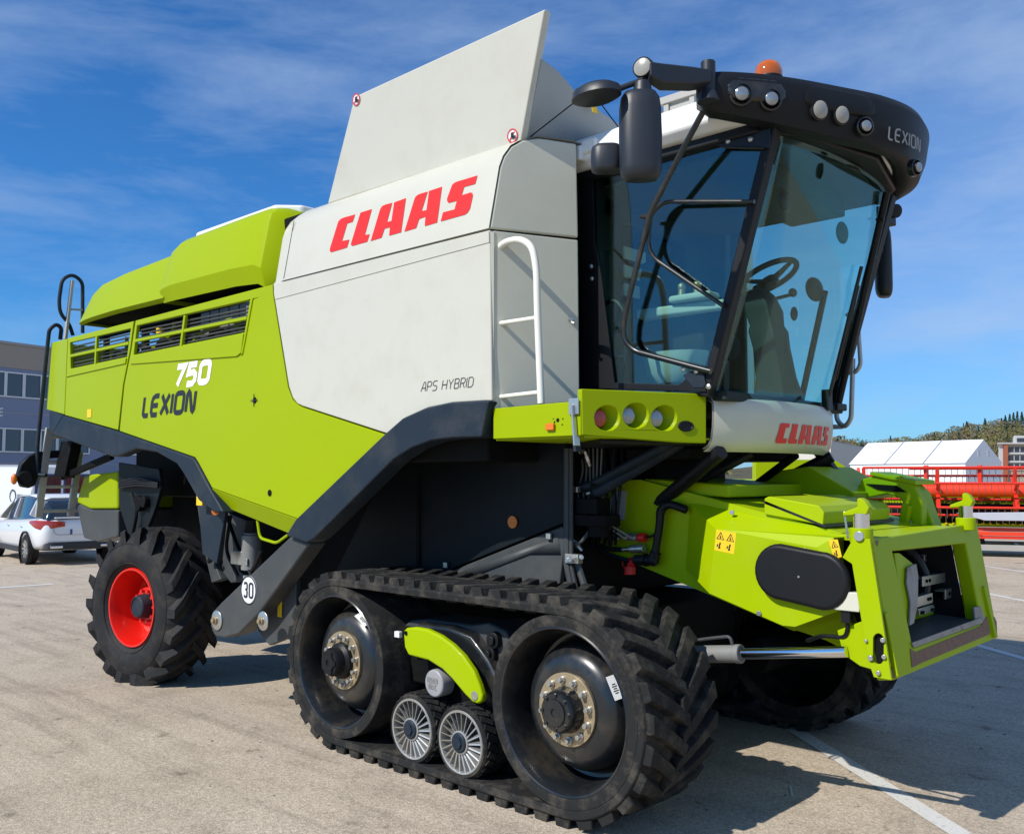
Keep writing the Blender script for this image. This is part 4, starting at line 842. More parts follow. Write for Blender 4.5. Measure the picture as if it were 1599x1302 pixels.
MB().tube(fillet([(1.22, -.82, 2.45), (1.20, -.82, 2.75), (1.26, -.82, 3.02), (1.38, -.82, 3.05), (1.46, -.82, 2.95), (1.46, -.82, 2.42)], .10), .016, 8).tube([(1.21, -.82, 2.66), (1.46, -.82, 2.67)], .010, 8).build('door_handrail', BLACK, cab)
wp_ = MB()
for k in range(3): wp_.box((1.16, -.30, 3.20+k*.13), (.02, .26, .09))
wp_.build('document_rack', CONS, cab, bevel=.006)
# ================================================================== feeder house
F6 = lambda px, py: sv(px, py, 'y', -.60)
body = [F6(926, 752), F6(1000, 749), F6(1314, 832), F6(1314, 965), F6(1240, 985), F6(1105, 927), F6(925, 852)]
fb0 = MB(); fb0.prism(body, (0, .03, 0)); fb0.prism([p+V((0, 1.30, 0)) for p in body], (0, .03, 0))
for i, k in ((0, 1), (1, 2), (3, 4), (4, 5), (5, 6), (6, 0)):
    a, b = body[i]+V((0, .03, 0)), body[k]+V((0, .03, 0)); n = V((-(b-a).z, 0, (b-a).x)).normalized()*.02; n = n if n.dot(V((2.1, -.57, 1.4))-a) > 0 else -n
    fb0.add([a, b, b+V((0, 1.27, 0)), a+V((0, 1.27, 0)), a+n, b+n, b+n+V((0, 1.27, 0)), a+n+V((0, 1.27, 0))], [(0, 1, 2, 3), (4, 5, 6, 7), (0, 1, 5, 4), (2, 3, 7, 6)])
fbody = fb0.build('feeder_house', GREENF, H)
fbody['label'] = 'lime green sloping feeder house'
# top plates and boxes
pz = lambda px, py, z: sv(px, py, 'z', z)
up_ = [F6(1000, 747), F6(1132, 757), F6(1132, 777), F6(1000, 768)]
MB().prism([p+V((0, .04, 0)) for p in up_], (0, 1.0, 0)).build('top_box', GREENF, fbody, bevel=.012)
tb = [sv(*p, 'y', -.62) for p in ((1193, 778), (1200, 775), (1278, 789), (1287, 800), (1285, 820), (1193, 803))]
MB().prism(tb, (0, .95, 0)).build('top_box', GREENF, fbody, bevel=.008)
MB().prism([tb[0]+V((0, 0, -.012)), tb[4]+V((.01, 0, .002)), tb[4]+V((.01, 0, -.012)), tb[0]+V((0, 0, -.03))], (0, 1.0, 0)).build('box_seal', INK, fbody)
# right-hand shield with its bevelled upper edge
Y1_, Y2_ = -.60, -.79
a = sv(1095, 788, 'y', Y1_); b = sv(1328, 838, 'y', Y1_); c = sv(1118, 826, 'y', Y2_); d = sv(1275, 855, 'y', Y2_); e = sv(1078, 786, 'y', Y1_); f = sv(1072, 888, 'y', Y1_)
g = sv(1108, 926, 'y', Y2_); h1 = sv(1222, 976, 'y', Y2_); h2 = sv(1242, 978, 'y', Y2_); i1 = sv(1316, 951, 'y', Y2_); i2 = sv(1309, 900, 'y', Y2_); j = sv(1302, 840, 'y', Y2_+.03)
MB().add([a, b, c, d, e, f, g, h1, h2, i1, i2, j], [(a_) for a_ in ((0, 1, 11, 3, 2), (4, 0, 2), (4, 2, 6, 5), (2, 3, 11, 10, 9, 8, 7, 6))]).build('side_shield', GREENF, fbody, solid=.006, smooth=False)
sq = lambda px, py, o=0: sv(px, py, 'y', Y2_-o)
ov = []
cL, cR = sq(1224, 892), sq(1288, 906); rv = .155
axd = (cR-cL).normalized()
ovl = [cL + V((math.cos(R(t))*rv, 0, math.sin(R(t))*rv)) for t in range(90, 271, 12)] + [cR + V((math.cos(R(t))*rv, 0, math.sin(R(t))*rv)) for t in range(-90, 91, 12)]
ang = math.atan2(axd.z, axd.x)
cm = (cL+cR)/2
ovc = MB().prism(ovl, (0, -.06, 0)).build('bearing_cover', BLACK, fbody, bevel=.025, seg=4)
p = cm+V((0, -.062, 0)); MB().cyl(p, p+V((0, -.004, 0)), .006, n=8).build('cover_bolt', STEEL, ovc)
bt = MB()
for (px, py) in ((1189, 884), (1258, 859), (1186, 957), (1243, 938), (1144, 800)):
    p = sq(px, py, .002) if py != 800 else sv(px, py, 'y', -.66); bt.cyl(p, p+V((0, -.012, 0)), .016, n=6)
bt.build('shield_bolts', STEEL, fbody, bevel=.002)
def warn(quad, parent, n, tri=2):
    q = [V(p)+V(n)*.002 for p in quad]; MB().add(q, [(0, 1, 2, 3)]); o = MB().prism(q, V(n)*.0015).build('warning_sticker', YELLOW, parent, smooth=False)
    P = lambda u, v: q[3]*(1-u)*(1-v)+q[2]*u*(1-v)+q[0]*(1-u)*v+q[1]*u*v + V(n)*.0028
    k = MB()
    for t in range(tri):
        c0 = (t+.5)/tri; w = .40/tri
        tr = [(c0-w, .56), (c0+w, .56), (c0, .94)]; ins = [(c0+(u-c0)*.74, .665+(v-.665)*.74) for u, v in tr]
        for i in range(3): k.add([P(*tr[i]), P(*tr[(i+1) % 3]), P(*ins[(i+1) % 3]), P(*ins[i])], [(0, 1, 2, 3)])
        k.add([P(c0-w*.22, .61), P(c0+w*.3, .63), P(c0+w*.1, .70), P(c0+w*.02, .80), P(c0-w*.1, .72)], [(0, 1, 2, 3, 4)])
        k.add([P(c0-w*.3, .10), P(c0+w*.25, .14), P(c0+w*.1, .26), P(c0+w*.3, .40), P(c0-w*.05, .44), P(c0-w*.2, .30)], [(0, 1, 2, 3, 4, 5)])
        k.add([P(c0-w*.75, .20), P(c0-w*.45, .18), P(c0-w*.4, .34), P(c0-w*.7, .30)], [(0, 1, 2, 3)])
    k.build('sticker_print', INK, o, smooth=False)
warn([sq(1119, 826.5), sq(1150, 832), sq(1146.5, 865), sq(1116, 858.5)], fbody, (0, -1, 0))
warn([sv(1294, 842.5, 'y', Y2_-.005), sv(1308.5, 842, 'y', Y2_-.005), sv(1315, 869, 'y', Y2_-.005), sv(1303, 873, 'y', Y2_-.005)], fbody, (0, -1, 0), 1)
# front coupling frame
FN = V((.7, 0, .12)).normalized(); F0 = V((3.1, -.8, .88)); fp = lambda px, py, o=0: svp(px, py, F0+FN*o, FN)
out = [fp(1361, 841), fp(1526, 815), fp(1559, 995), fp(1396, 1062)]
inn = [fp(1394, 860), fp(1508, 848), fp(1533, 972), fp(1426, 1010)]
BK = -FN*.09
fr = MB().prism([out, inn], BK).build('coupling_frame', GREENF, H, bevel=.012, seg=3); fr['label'] = 'lime green coupling frame with worn lower lip'
ws_ = MB()
wsp = [fp(*p, .002) for p in ((1421, 1012), (1430, 1018), (1531, 977), (1541, 962), (1546, 985), (1545, 990), (1440, 1034), (1424, 1042))]
ws_.prism(wsp, FN*.0015); ws_.build('worn_edge', RUST, fr, smooth=False)
ws_ = MB(); ws_.prism([fp(*p, .002) for p in ((1425, 1011), (1533, 972), (1530, 964), (1422, 1003))], FN*.010); ws_.build('sill_strip', SILVERG, fr, bevel=.002)
ws_ = MB()
for q in (((1391, 1058), (1398, 1058), (1397, 1046), (1393, 1040)), ((1551, 985), (1557, 992), (1556, 970), (1552, 962)), ((1366, 845), (1372, 843), (1370, 853))): ws_.prism([fp(*p, .001) for p in q], FN*.0015)
ws_.build('paint_chips', RUST, fr, smooth=False)
# side web of the frame, with slot
swb = [sv(*p, 'y', -.815) for p in ((1334, 842), (1361, 841), (1395, 1061), (1367, 1056), (1358, 1030), (1333, 880), (1318, 870))]
slot = [sv(1374+8.5*math.cos(R(t)), 1012+(14 if math.sin(R(t)) > 0 else -14)+10*math.sin(R(t)), 'y', -.815) for t in range(0, 360, 15)]
for k_, q_ in enumerate(slot): q_.x += (1012-0)*0
MB().prism([[p+V((0, -.022, 0)) for p in swb], [p+V((0, -.022, 0)) for p in slot]], (0, .02, 0)).build('frame_web', GREENF, fr, bevel=.004)
MB().prism([swb[0].lerp(swb[3], .55), swb[1].lerp(swb[2], .55), swb[2].lerp(swb[3], .1)+V((0, 0, .03)), swb[3]+V((.02, 0, .03))], (0, .006, 0)).build('slot_shade_plate', DARK, fr)  # dark plate that gives the slot its shade by colour
bh = MB()
for (px, py, r) in ((1342, 837, .026), (1379, 999, .012), (1381, 1025, .012), (1372, 1050, .012), (1353, 1000, .008), (1360, 1027, .014)):
    p = sv(px, py, 'y', -.838); bh.cyl(p, p+V((0, -.012, 0)), r, n=14)
bh.build('frame_bolts', STEEL, fr, bevel=.002)
cl = MB(); p = sv(1325, 938, 'y', -.80); cl.box(p, (.14, .06, .10)).box(p+V((.10, -.02, -.0)), (.06, .03, .07)); cl.build('latch_block', PEARL, fr, bevel=.006)
cb = MB(); cb.tube(fillet([sv(1323, 952, 'y', -.79), sv(1324, 980, 'y', -.79), sv(1320, 995, 'y', -.78), sv(1282, 992, 'y', -.76), sv(1260, 1000, 'y', -.7)], .05), .012, 8); cb.box(sv(1323, 960, 'y', -.79), (.05, .05, .08)); cb.build('sensor_cable', BLACK, fr, bevel=.004)
# guide plates inside the mouth
gp = MB(); gp.prism([fp(*p, -.02) for p in ((1397, 863), (1405, 863), (1429, 882), (1430, 900), (1428, 940), (1424, 972), (1415, 976), (1406, 940))], -FN*.05); gp.build('guide_plate', GREENF, fr, bevel=.006)
gp = MB(); gp.prism([fp(*p, -.015) for p in ((1414, 886), (1428, 880), (1431, 900), (1430, 945), (1424, 973), (1417, 977), (1419, 940), (1413, 910))], FN*.012); gp.build('wear_plate', SILVERG, fr, bevel=.003)
gp = MB(); gp.prism([fp(*p, -.02) for p in ((1503, 850), (1510, 849), (1531, 866), (1530, 905), (1523, 945), (1519, 905), (1515, 875))], -FN*.05); gp.build('guide_plate', GREENF, fr, bevel=.006)
gp = MB(); gp.prism([fp(*p, -.01) for p in ((1518, 948), (1529, 946), (1536, 968), (1521, 976))], FN*.012); gp.build('wear_plate', SILVERG, fr, bevel=.003)
# mouth: side walls, floor, roof, chain slats
mo = MB(); ci_ = [p+BK for p in inn]; bkc = V((-.75, 0, .10)); nar = lambda p: V((p.x-.70, p.y, p.z+.08))
for i in range(4):
    k = (i+1) % 4; mo.add([ci_[i], ci_[k], nar(ci_[k]), nar(ci_[i])], [(0, 1, 2, 3)])
mo.add([nar(p) for p in ci_], [(0, 1, 2, 3)]); mo.build('feeder_mouth', DARK, fr, solid=.012)
MB().prism([inn[3].lerp(inn[2], .03)+BK*.2+V((0, 0, .012)), inn[3].lerp(inn[2], .97)+BK*.2+V((0, 0, .012)), inn[2]+BK+bkc*.5+V((0, -.03, .0)), inn[3]+BK+bkc*.5+V((0, .03, .0))], (0, 0, .01)).build('mouth_floor', GREY, fr)
sl = MB()
def slat(px, py, qx, qy, o, h=.055):
    a_, b_ = fp(px, py, o), fp(qx, qy, o); m_ = (a_+b_)/2; sl.slot(0).beam(a_, b_, .012, h, up=(0, 0, 1)).beam(a_+V((-.03, 0, .02)), b_+V((-.03, 0, .02)), .06, .010); sl.slot(1)
    for t in (.12, .22, .78, .88): p_ = a_.lerp(b_, t)+V((.006, 0, 0)); sl.cyl(p_, p_+V((.008, 0, 0)), .012, n=6)
slat(1439, 908, 1486, 899, -.17, .06); slat(1475, 928, 1516, 915, -.15, .06); slat(1420, 943, 1455, 933, -.16, .06); slat(1434, 957, 1458, 950, -.18, .03); slat(1442, 872, 1474, 866, -.26, .04)
sl.build('conveyor_slats', [STEEL, DARK], fr, bevel=.002)
dc = V((2.60, 0, 1.24))
for yy in (-.30, .08, .46):
    cq = V((dc.x, yy, dc.z)); MB().tube([cq+V((.235*math.cos(R(t)), 0, .235*math.sin(R(t)))) for t in range(0, 360, 15)], .024, 8, closed=True).build('conveyor_chain', GREY, fr)
MB().lathe([(.0, -.44), (.20, -.44), (.20, .64), (0, .64)], dc, (0, 1, 0), 32).build('conveyor_drum', DARK, fr, angle=40)
# lifting hooks with chrome pins
for (px, py, yy) in ((1345, 818, -.74), (1508, 803, .78)):
    p = sv(px, py, 'y', yy); pn = MB(); pn.cyl(p+V((0, 0, -.10)), p+V((0, 0, -.02)), .060, n=24); bs = pn.build('hook_base', GREENF, fr, bevel=.006)
    MB().cyl(p+V((0, 0, -.03)), p+V((0, 0, .055)), .042, n=24).build('hook_pin', CHROME, fr)
    hk = MB(); hk.prism([p+V(q) for q in ((-.09, -.028, .040), (.04, -.028, .05), (.055, -.028, .085), (.03, -.028, .125), (.005, -.028, .14), (-.012, -.028, .132), (-.01, -.028, .09), (-.09, -.028, .06))], (0, .06, 0)); hk.build('lifting_hook', GREENF, fr, bevel=.008)
p = sv(1318, 800, 'y', -.70); MB().tube([p, p+V((.02, 0, -.14))], .006, 6).tube([p, p+V((.14, .02, .0))], .006, 6).build('lynch_pin', STEEL, fr)
tp = MB(); tp.prism([sv(1290, 832, 'y', -.66), sv(1361, 839, 'y', -.66), sv(1361, 846, 'y', -.66), sv(1290, 842, 'y', -.66)], (0, 1.4, 0)); tp.build('frame_top_plate', GREENF, fr, bevel=.004)
# arched driveline guard on the far side
yg = .62; Gp = lambda px, py, y=yg: sv(px, py, 'y', y)
gd = [Gp(*p) for p in ((1335, 770), (1345, 748), (1375, 740), (1405, 742), (1428, 758), (1440, 785), (1440, 830), (1426, 832), (1420, 800), (1405, 778), (1385, 771), (1350, 778))]
MB().prism(gd, (0, .10, 0)).build('driveline_guard', GREENF, H, bevel=.012)
MB().prism([Gp(1358, 736, .60), Gp(1430, 750, .60), Gp(1430, 757, .60), Gp(1358, 742, .60)], (0, .35, 0)).build('guard_top', GREENF, H, bevel=.006)
MB().prism([Gp(*p, .72) for p in ((1425, 755), (1440, 770), (1450, 800), (1462, 832), (1444, 834), (1438, 790))], (0, .16, 0)).build('guard_side', GREENF, H, bevel=.008)
MB().prism([Gp(*p, .615) for p in ((1352, 755), (1400, 758), (1416, 768), (1400, 768), (1370, 764))], (0, -.006, 0)).build('guard_slot', DARK, H)
MB().prism([Gp(*p, .55) for p in ((1408, 785), (1420, 790), (1412, 832), (1400, 830))], (0, .08, 0)).build('guard_bracket', GREENF, H, bevel=.006)
hz = MB()
for k in range(5): hz.tube(fillet([Gp(1436+3*k, 772+k*3, .95), Gp(1452+2*k, 778+k*4, .95), Gp(1454+k, 800+k*2, .95), Gp(1440+k*2, 822, .95)], .08), .022, 8)
hz.build('coupler_hoses', BLACK, H)
# lift cylinder
for s in (-1, 1):
    Cq = lambda px, py: V((sv(px, py, 'y', -.80).x, s*.80, sv(px, py, 'y', -.80).z))
    a, b, c = Cq(1050, 1021), Cq(1158, 1020.5), Cq(1322, 1017)
    MB().cyl(a, b, .050, n=24).cyl(b-(b-a).normalized()*.04, b, .054, n=24).build('lift_cylinder', CAST, H, bevel=.006)
    MB().cyl(b, c, .030, n=20).build('cylinder_rod', CHROME, H)
    MB().tube(fillet([a+V((0, 0, .06)), a.lerp(b, .55)+V((0, 0, .09)), a.lerp(b, .85)+V((0, 0, .10)), a.lerp(b, .88)+V((0, 0, .04))], .05), .010, 8).build('cylinder_pipe', GREY, H)
    pr = [c+V(q) for q in ((-.06, .02, .10), (.20, .02, .22), (.26, .02, -.10), (.06, .02, -.07), (-.03, .02, -.02))]
    MB().prism(pr, (0, .05, 0)).build('cylinder_bracket', GREENF, fr, bevel=.006)
lo_ = [sv(*p, 'y', -.55) for p in ((1240, 983), (1322, 955), (1340, 1000), (1345, 1030), (1290, 1000))]
MB().prism(lo_, (0, 1.2, 0)).build('frame_bottom', GREENF, fr, bevel=.01)
# plate, couplings and hoses on the feeder side
pq = [F6(961, 766), F6(979, 766), F6(976, 812), F6(953, 807), F6(954, 780)]
MB().prism([p+V((0, -.004, 0)) for p in pq], (0, -.003, 0)).build('type_plate', PLATE, fbody, smooth=False)
cp = MB(); y6 = -.66; c6 = lambda px, py, y=y6: sv(px, py, 'y', y)
cp.slot(0).cyl(c6(961, 838), c6(980, 838), .014, n=12).cyl(c6(980, 838), c6(996, 839), .026, n=14).cyl(c6(985, 857), c6(1006, 856), .028, n=14).cyl(c6(970, 858), c6(985, 857), .014, n=12); cp.slot(1).cyl(c6(998, 839), c6(1008, 839), .030, n=14)
cp.build('hose_coupling', [STEEL, REDCAP], H, bevel=.003)
hs = MB()
hs.tube(fillet([c6(905, 820), c6(920, 836), c6(940, 839), c6(962, 838)], .1), .018, 8).tube(fillet([c6(905, 822), c6(925, 850), c6(950, 857), c6(972, 858)], .1), .016, 8)
hs.tube(fillet([c6(918, 840), c6(945, 865), c6(985, 876), c6(1005, 875)], .1), .015, 8)
hs.tube(fillet([c6(1072, 796, -.64), c6(1045, 786), c6(1032, 795), c6(1030, 820), c6(1022, 870)], .1), .026, 10).tube(fillet([c6(1070, 790, -.64), c6(1040, 783), c6(1026, 793), c6(1026, 830), c6(1018, 838), c6(1008, 838)], .06), .008, 8)
hs.build('hydraulic_hose', BLACK, H)
el = MB(); el.cyl(c6(992, 874), c6(1022, 875), .034, n=16).cyl(c6(1006, 874), c6(1010, 874), .042, n=16).ball(c6(1020, 874), .04).cyl(c6(1020, 874), c6(1024, 862), .036, n=14); el.build('cable_coupling', BLACK, H)
rc_ = MB(); p = c6(983, 884); rc_.cyl(c6(989, 874), p, .022, n=12).cyl(p, p+V((-.0, 0, -.05)), .038, n=14).tube(fillet([c6(976, 888), c6(970, 878), c6(985, 870), c6(998, 868)], .05), .004, 6); rc_.build('coupling_cap', REDCAP, H, bevel=.004)
# valve block, hoses and struts in the dark gap under the cab
vb = MB(); q7 = lambda px, py, y=-.85: sv(px, py, 'y', y)
vb.box(q7(925, 790), (.18, .14, .10)).box(q7(932, 812), (.26, .16, .07)).box(q7(930, 770), (.05, .06, .14)).cyl(q7(935, 815), q7(935, 838), .07, n=16)
for k in range(6): vb.cyl(q7(905+6*k, 792), q7(905+6*k, 806), .014, n=8)
vb.build('valve_block', DARK, H, bevel=.008)
st = MB(); st.tube([q7(903, 762), q7(925, 757), q7(1050, 690)], .030, 10).tube([q7(930, 770), q7(1065, 690, -.7)], .04, 10); st.build('cab_strut', SLATE, H)
MB().box(q7(893, 764, -.9), (.12, .04, .04)).build('strut_clamp', STEEL, H, bevel=.004)
pp = MB()
for (x, w, m_) in ((886, .026, 0), (892, .014, 0)): pp.tube([q7(x, 700, -.95), q7(x, 880, -.95), q7(x+8, 920, -.95)], w, 8)
pp.tube(fillet([q7(888, 836, -.92), q7(896, 850, -.92), q7(908, 846, -.9), q7(920, 830, -.88)], .08), .012, 8).tube([q7(902, 880, -.95), q7(914, 918, -.95)], .022, 8).tube(fillet([q7(884, 700), q7(884, 694), q7(955, 692), q7(960, 680)], .05), .006, 6)
pp.build('hydraulic_pipe', GREY, H)
MB().box(q7(896, 872, -.96), (.11, .05, .06)).cyl(q7(889, 874, -1.0), q7(889, 874, -1.04), .018, n=8).cyl(q7(908, 870, -1.0), q7(908, 870, -1.04), .016, n=8).build('pipe_clamp', STEEL, H, bevel=.004)
gap = MB()
for k in range(10):
    x = 890+k*9; gap.tube(fillet([q7(x, 690, -.7), q7(x+6*math.sin(k*2.1), 740, -.75), q7(x+8*math.cos(k), 800, -.8), q7(x-10, 850, -.7)], .2), .010+.004*(k % 3), 6)
gap.build('hydraulic_hose', BLACK, H)
MB().box((1.2, .05, 1.75), (.4, .9, .7)).box((1.6, 0, 2.05), (.5, 1.4, .08)).build('cab_support', DARK, H, bevel=.02)
for s in (-1, 1): MB().tube([V((1.5, s*.55, 1.72)), V((2.1, s*.75, 2.05))], .045, 10).tube([V((2.05, s*.3, 2.05)), V((1.5, s*.5, 1.75))], .03, 8).build('cab_strut', BLACK, H)
MB().prism([Gp(1255, 690, .75), Gp(1272, 690, .75), Gp(1330, 768, .75), Gp(1315, 770, .75)], (0, .08, 0)).build('cab_strut', BLACK, H, bevel=.01)
MB().prism([Gp(1180, 762, .4), Gp(1215, 735, .4), Gp(1262, 728, .4), Gp(1335, 770, .4), Gp(1330, 780, .4)], (0, .7, 0)).build('feeder_cheek', GREENF, H, bevel=.01)
for k, (x, y, yy) in enumerate(((905, 705, -.78), (917, 716, -.80), (928, 768, -.82), (912, 800, -.84), (935, 826, -.80), (900, 850, -.88), (946, 746, -.74))):
    p = q7(x, y, yy); d = V((.05*math.cos(k*1.7), -.02, .05*math.sin(k*1.7))); MB().cyl(p-d, p+d, .015, n=10).cyl(p-d*.4, p+d*.4, .021, n=6).build('hose_fitting', STEEL, H, bevel=.002)
cb2 = MB()
for k in range(6): cb2.tube(fillet([q7(905+7*k, 700, -.74), q7(912+5*k, 735+6*k, -.78), q7(900+9*k, 770+5*k, -.82), q7(915+6*k, 815, -.80), q7(930+12*k, 842, -.70)], .15), .007, 6)
cb2.build('wiring_loom', CAST, H)
# wall panels behind the track
wq = lambda px, py, y=-.97: sv(px, py, 'y', y)
MB().prism([wq(520, 900), wq(600, 740), wq(700, 690), wq(882, 690), wq(884, 815), wq(700, 890), wq(660, 905)], (0, .04, 0)).build('inner_panel', INNER, H, bevel=.006)
MB().prism([wq(655, 905), wq(700, 893), wq(876, 822), wq(884, 826), wq(874, 912), wq(700, 925)], (0, .05, 0)).build('lower_panel', GREY, H, bevel=.01)
MB().prism([wq(652, 740), wq(657, 738), wq(657, 888), wq(652, 890)], (0, -.012, 0)).build('panel_joint', DARK, H)
MB().add([wq(698, 900), wq(872, 838), wq(876, 866), wq(828, 866), wq(745, 898)], [(0, 1, 2, 3, 4)]).build('panel_flange', GREY, H, solid=.01, bevel=0)
p = wq(801, 815, -.975); MB().cyl(p, p+V((0, -.008, 0)), .042, n=24).build('side_reflector', ORANGE, H)
bl_ = MB()
for (px, py) in ((857, 837), (696, 882)): p = wq(px, py, -.99); bl_.box(p, (.04, .02, .04))
bl_.build('panel_latch', STEEL, H, bevel=.004)
# ================================================================== setting
def asphalt():
    m = bpy.data.materials.new('asphalt'); m.use_nodes = True; nt = m.node_tree; N = nt.nodes; L = nt.links; b = N['Principled BSDF']; b.inputs['Roughness'].default_value = .85; b.inputs['Specular IOR Level'].default_value = .3
    tc = N.new('ShaderNodeTexCoord')
    def noise(s, d, r=.6):
        n = N.new('ShaderNodeTexNoise'); n.inputs['Scale'].default_value = s; n.inputs['Detail'].default_value = d; n.inputs['Roughness'].default_value = r; L.new(tc.outputs['Object'], n.inputs['Vector']); return n
    def ramp(src, p0, c0, p1, c1):
        r = N.new('ShaderNodeValToRGB'); e = r.color_ramp.elements; e[0].position = p0; e[0].color = (*c0, 1); e[1].position = p1; e[1].color = (*c1, 1); L.new(src, r.inputs[0]); return r.outputs[0]
    def mul(a, c, f=1., t='MULTIPLY'):
        x = N.new('ShaderNodeMix'); x.data_type = 'RGBA'; x.blend_type = t; x.inputs[0].default_value = f; L.new(a, x.inputs[6]); L.new(c, x.inputs[7]); return x.outputs[2]
    base = ramp(noise(.35, 6).outputs['Fac'], .3, (.44, .365, .275), .7, (.51, .43, .33))
    vo = N.new('ShaderNodeTexVoronoi'); vo.inputs['Scale'].default_value = 120; L.new(tc.outputs['Object'], vo.inputs['Vector'])
    sp = N.new('ShaderNodeSeparateColor'); L.new(vo.outputs['Color'], sp.inputs[0])
    grain = ramp(sp.outputs[0], .0, (.66, .65, .64), 1., (1.30, 1.30, 1.29))
    c = mul(base, grain, .85)
    c = mul(c, ramp(noise(30, 5, .7).outputs['Fac'], .35, (.82, .82, .82), .65, (1.15, 1.15, 1.15)), .9)
    c = mul(c, ramp(noise(1.6, 8, .75).outputs['Fac'], .36, (.74, .73, .72), .52, (1, 1, 1)), .75)
    # faint traffic streaks and a few darker drips
    mp = N.new('ShaderNodeMapping'); mp.inputs['Scale'].default_value = (.22, 3.0, 1); mp.inputs['Rotation'].default_value = (0, 0, .75); L.new(tc.outputs['Object'], mp.inputs['Vector'])
    st_ = noise(1.1, 7, .7); L.new(mp.outputs[0], st_.inputs['Vector'])
    c = mul(c, ramp(st_.outputs['Fac'], .34, (.72, .71, .70), .50, (1, 1, 1)), .8)
    dr = noise(3.2, 3, .5); c = mul(c, ramp(dr.outputs['Fac'], .27, (.45, .43, .41), .33, (1, 1, 1)), .8)
    L.new(c, b.inputs['Base Color'])
    bp = N.new('ShaderNodeBump'); bp.inputs['Strength'].default_value = .35; bp.inputs['Distance'].default_value = .006; L.new(vo.outputs['Distance'], bp.inputs['Height']); L.new(bp.outputs[0], b.inputs['Normal'])
    return m
ASPH = asphalt()
MB().add([(-900, -300, 0), (900, -300, 0), (900, 1200, 0), (-900, 1200, 0)], [(0, 1, 2, 3)]).build('ground', ASPH, smooth=False)['kind'] = 'structure'
def worn_paint(thr=.5):
    m = mat('worn_road_paint', (.62, .60, .55), .7, var=.1, vscale=30.); nt = m.node_tree; N = nt.nodes; L = nt.links; b = N['Principled BSDF']
    n = N.new('ShaderNodeTexNoise'); n.inputs['Scale'].default_value = 28; n.inputs['Detail'].default_value = 10; n.inputs['Roughness'].default_value = .75; tc = N.new('ShaderNodeTexCoord'); L.new(tc.outputs['Object'], n.inputs['Vector'])
    r = N.new('ShaderNodeValToRGB'); r.color_ramp.elements[0].position = .30; r.color_ramp.elements[1].position = .43; L.new(n.outputs['Fac'], r.inputs[0]); L.new(r.outputs[0], b.inputs['Alpha']); return m
PAINT = worn_paint()
def line(a, b, w=.12, name='road_marking'):
    a, b = V((a[0], a[1], .004)), V((b[0], b[1], .004)); d = (b-a).normalized(); n = V((-d.y, d.x, 0))*w/2
    MB().add([a-n, b-n, b+n, a+n], [(0, 1, 2, 3)]).build(name, PAINT, smooth=False)['kind'] = 'structure'
dl = V((.772, -.636))
line((1.50, 1.16), (4.6, -1.40), .125)
for (x, y, k0, k1) in ((2.08, 5.31, -1.3, 3), (.76, 10.39, -2.2, 3), (-.5, 15.24, -1.8, 3)): line((x+dl.x*k0, y+dl.y*k0), (x+dl.x*k1, y+dl.y*k1), .11)
line((-12.70, -.9), (-12.52, 1.05), .16)
line((-15.6, -.6), (-14.6, .55), .12)
line((2.20, -.16), (2.30, -.33), .014)

gr = MB()
for i in range(420):
    a = random.random()*2*PI; r = 1.6+16*random.random()**1.4; x, y = 5-r*math.sin(a*.25+.2), -5.65+1.2+r*math.cos(a*.25+.2)
    k = random.uniform(.003, .009); gr.ball((x, y, k*.5), k, 6, (1+random.random(), 1, .7))
tag(gr.build('loose_grit', CAST, smooth=False), kind='stuff', label='loose grit scattered on the asphalt lot', cat='grit')
# ------------------------------------------------------------------ sky and sun
w = bpy.data.worlds.new('World'); sc.world = w; w.use_nodes = True; nt = w.node_tree; N = nt.nodes; L = nt.links
LD = V((.22, 1.05, -1.0)).normalized()
el = math.asin(-LD.z); az = math.atan2(-LD.x, -LD.y)
sk = N.new('ShaderNodeTexSky'); sk.sky_type = 'NISHITA'; sk.sun_disc = False; sk.sun_elevation = el; sk.sun_rotation = az; sk.air_density = 1.0; sk.dust_density = .35; sk.ozone_density = 2.2; sk.altitude = 100
bg = N['Background']; bg.inputs[1].default_value = .10
tc = N.new('ShaderNodeTexCoord')
mp = N.new('ShaderNodeMapping'); mp.inputs['Scale'].default_value = (1.6, 1.6, 6.5); mp.inputs['Rotation'].default_value = (.25, .12, .7); L.new(tc.outputs['Generated'], mp.inputs['Vector'])
n1 = N.new('ShaderNodeTexNoise'); n1.inputs['Scale'].default_value = 2.0; n1.inputs['Detail'].default_value = 9; n1.inputs['Roughness'].default_value = .62; n1.inputs['Distortion'].default_value = .25; L.new(mp.outputs[0], n1.inputs['Vector'])
rp = N.new('ShaderNodeValToRGB'); rp.color_ramp.elements[0].position = .42; rp.color_ramp.elements[1].position = .80; rp.color_ramp.elements[1].color = (.50, .50, .50, 1); L.new(n1.outputs['Fac'], rp.inputs[0])
tint = N.new('ShaderNodeMix'); tint.data_type = 'RGBA'; tint.blend_type = 'MULTIPLY'; tint.inputs[0].default_value = 1; tint.inputs[7].default_value = (.31, .84, 1.40, 1); L.new(sk.outputs[0], tint.inputs[6])
cm_ = N.new('ShaderNodeMix'); cm_.data_type = 'RGBA'; cm_.inputs[7].default_value = (4.6, 6.0, 8.4, 1); dp_ = N.new('ShaderNodeVectorMath'); dp_.operation = 'DOT_PRODUCT'; dp_.inputs[1].default_value = tuple(RT*.9+V((0, 0, -.15))); L.new(tc.outputs['Generated'], dp_.inputs[0])
hz1 = N.new('ShaderNodeMapRange'); hz1.inputs[1].default_value = .0; hz1.inputs[2].default_value = .6; hz1.inputs[3].default_value = 0; hz1.inputs[4].default_value = .46; L.new(dp_.outputs['Value'], hz1.inputs[0])
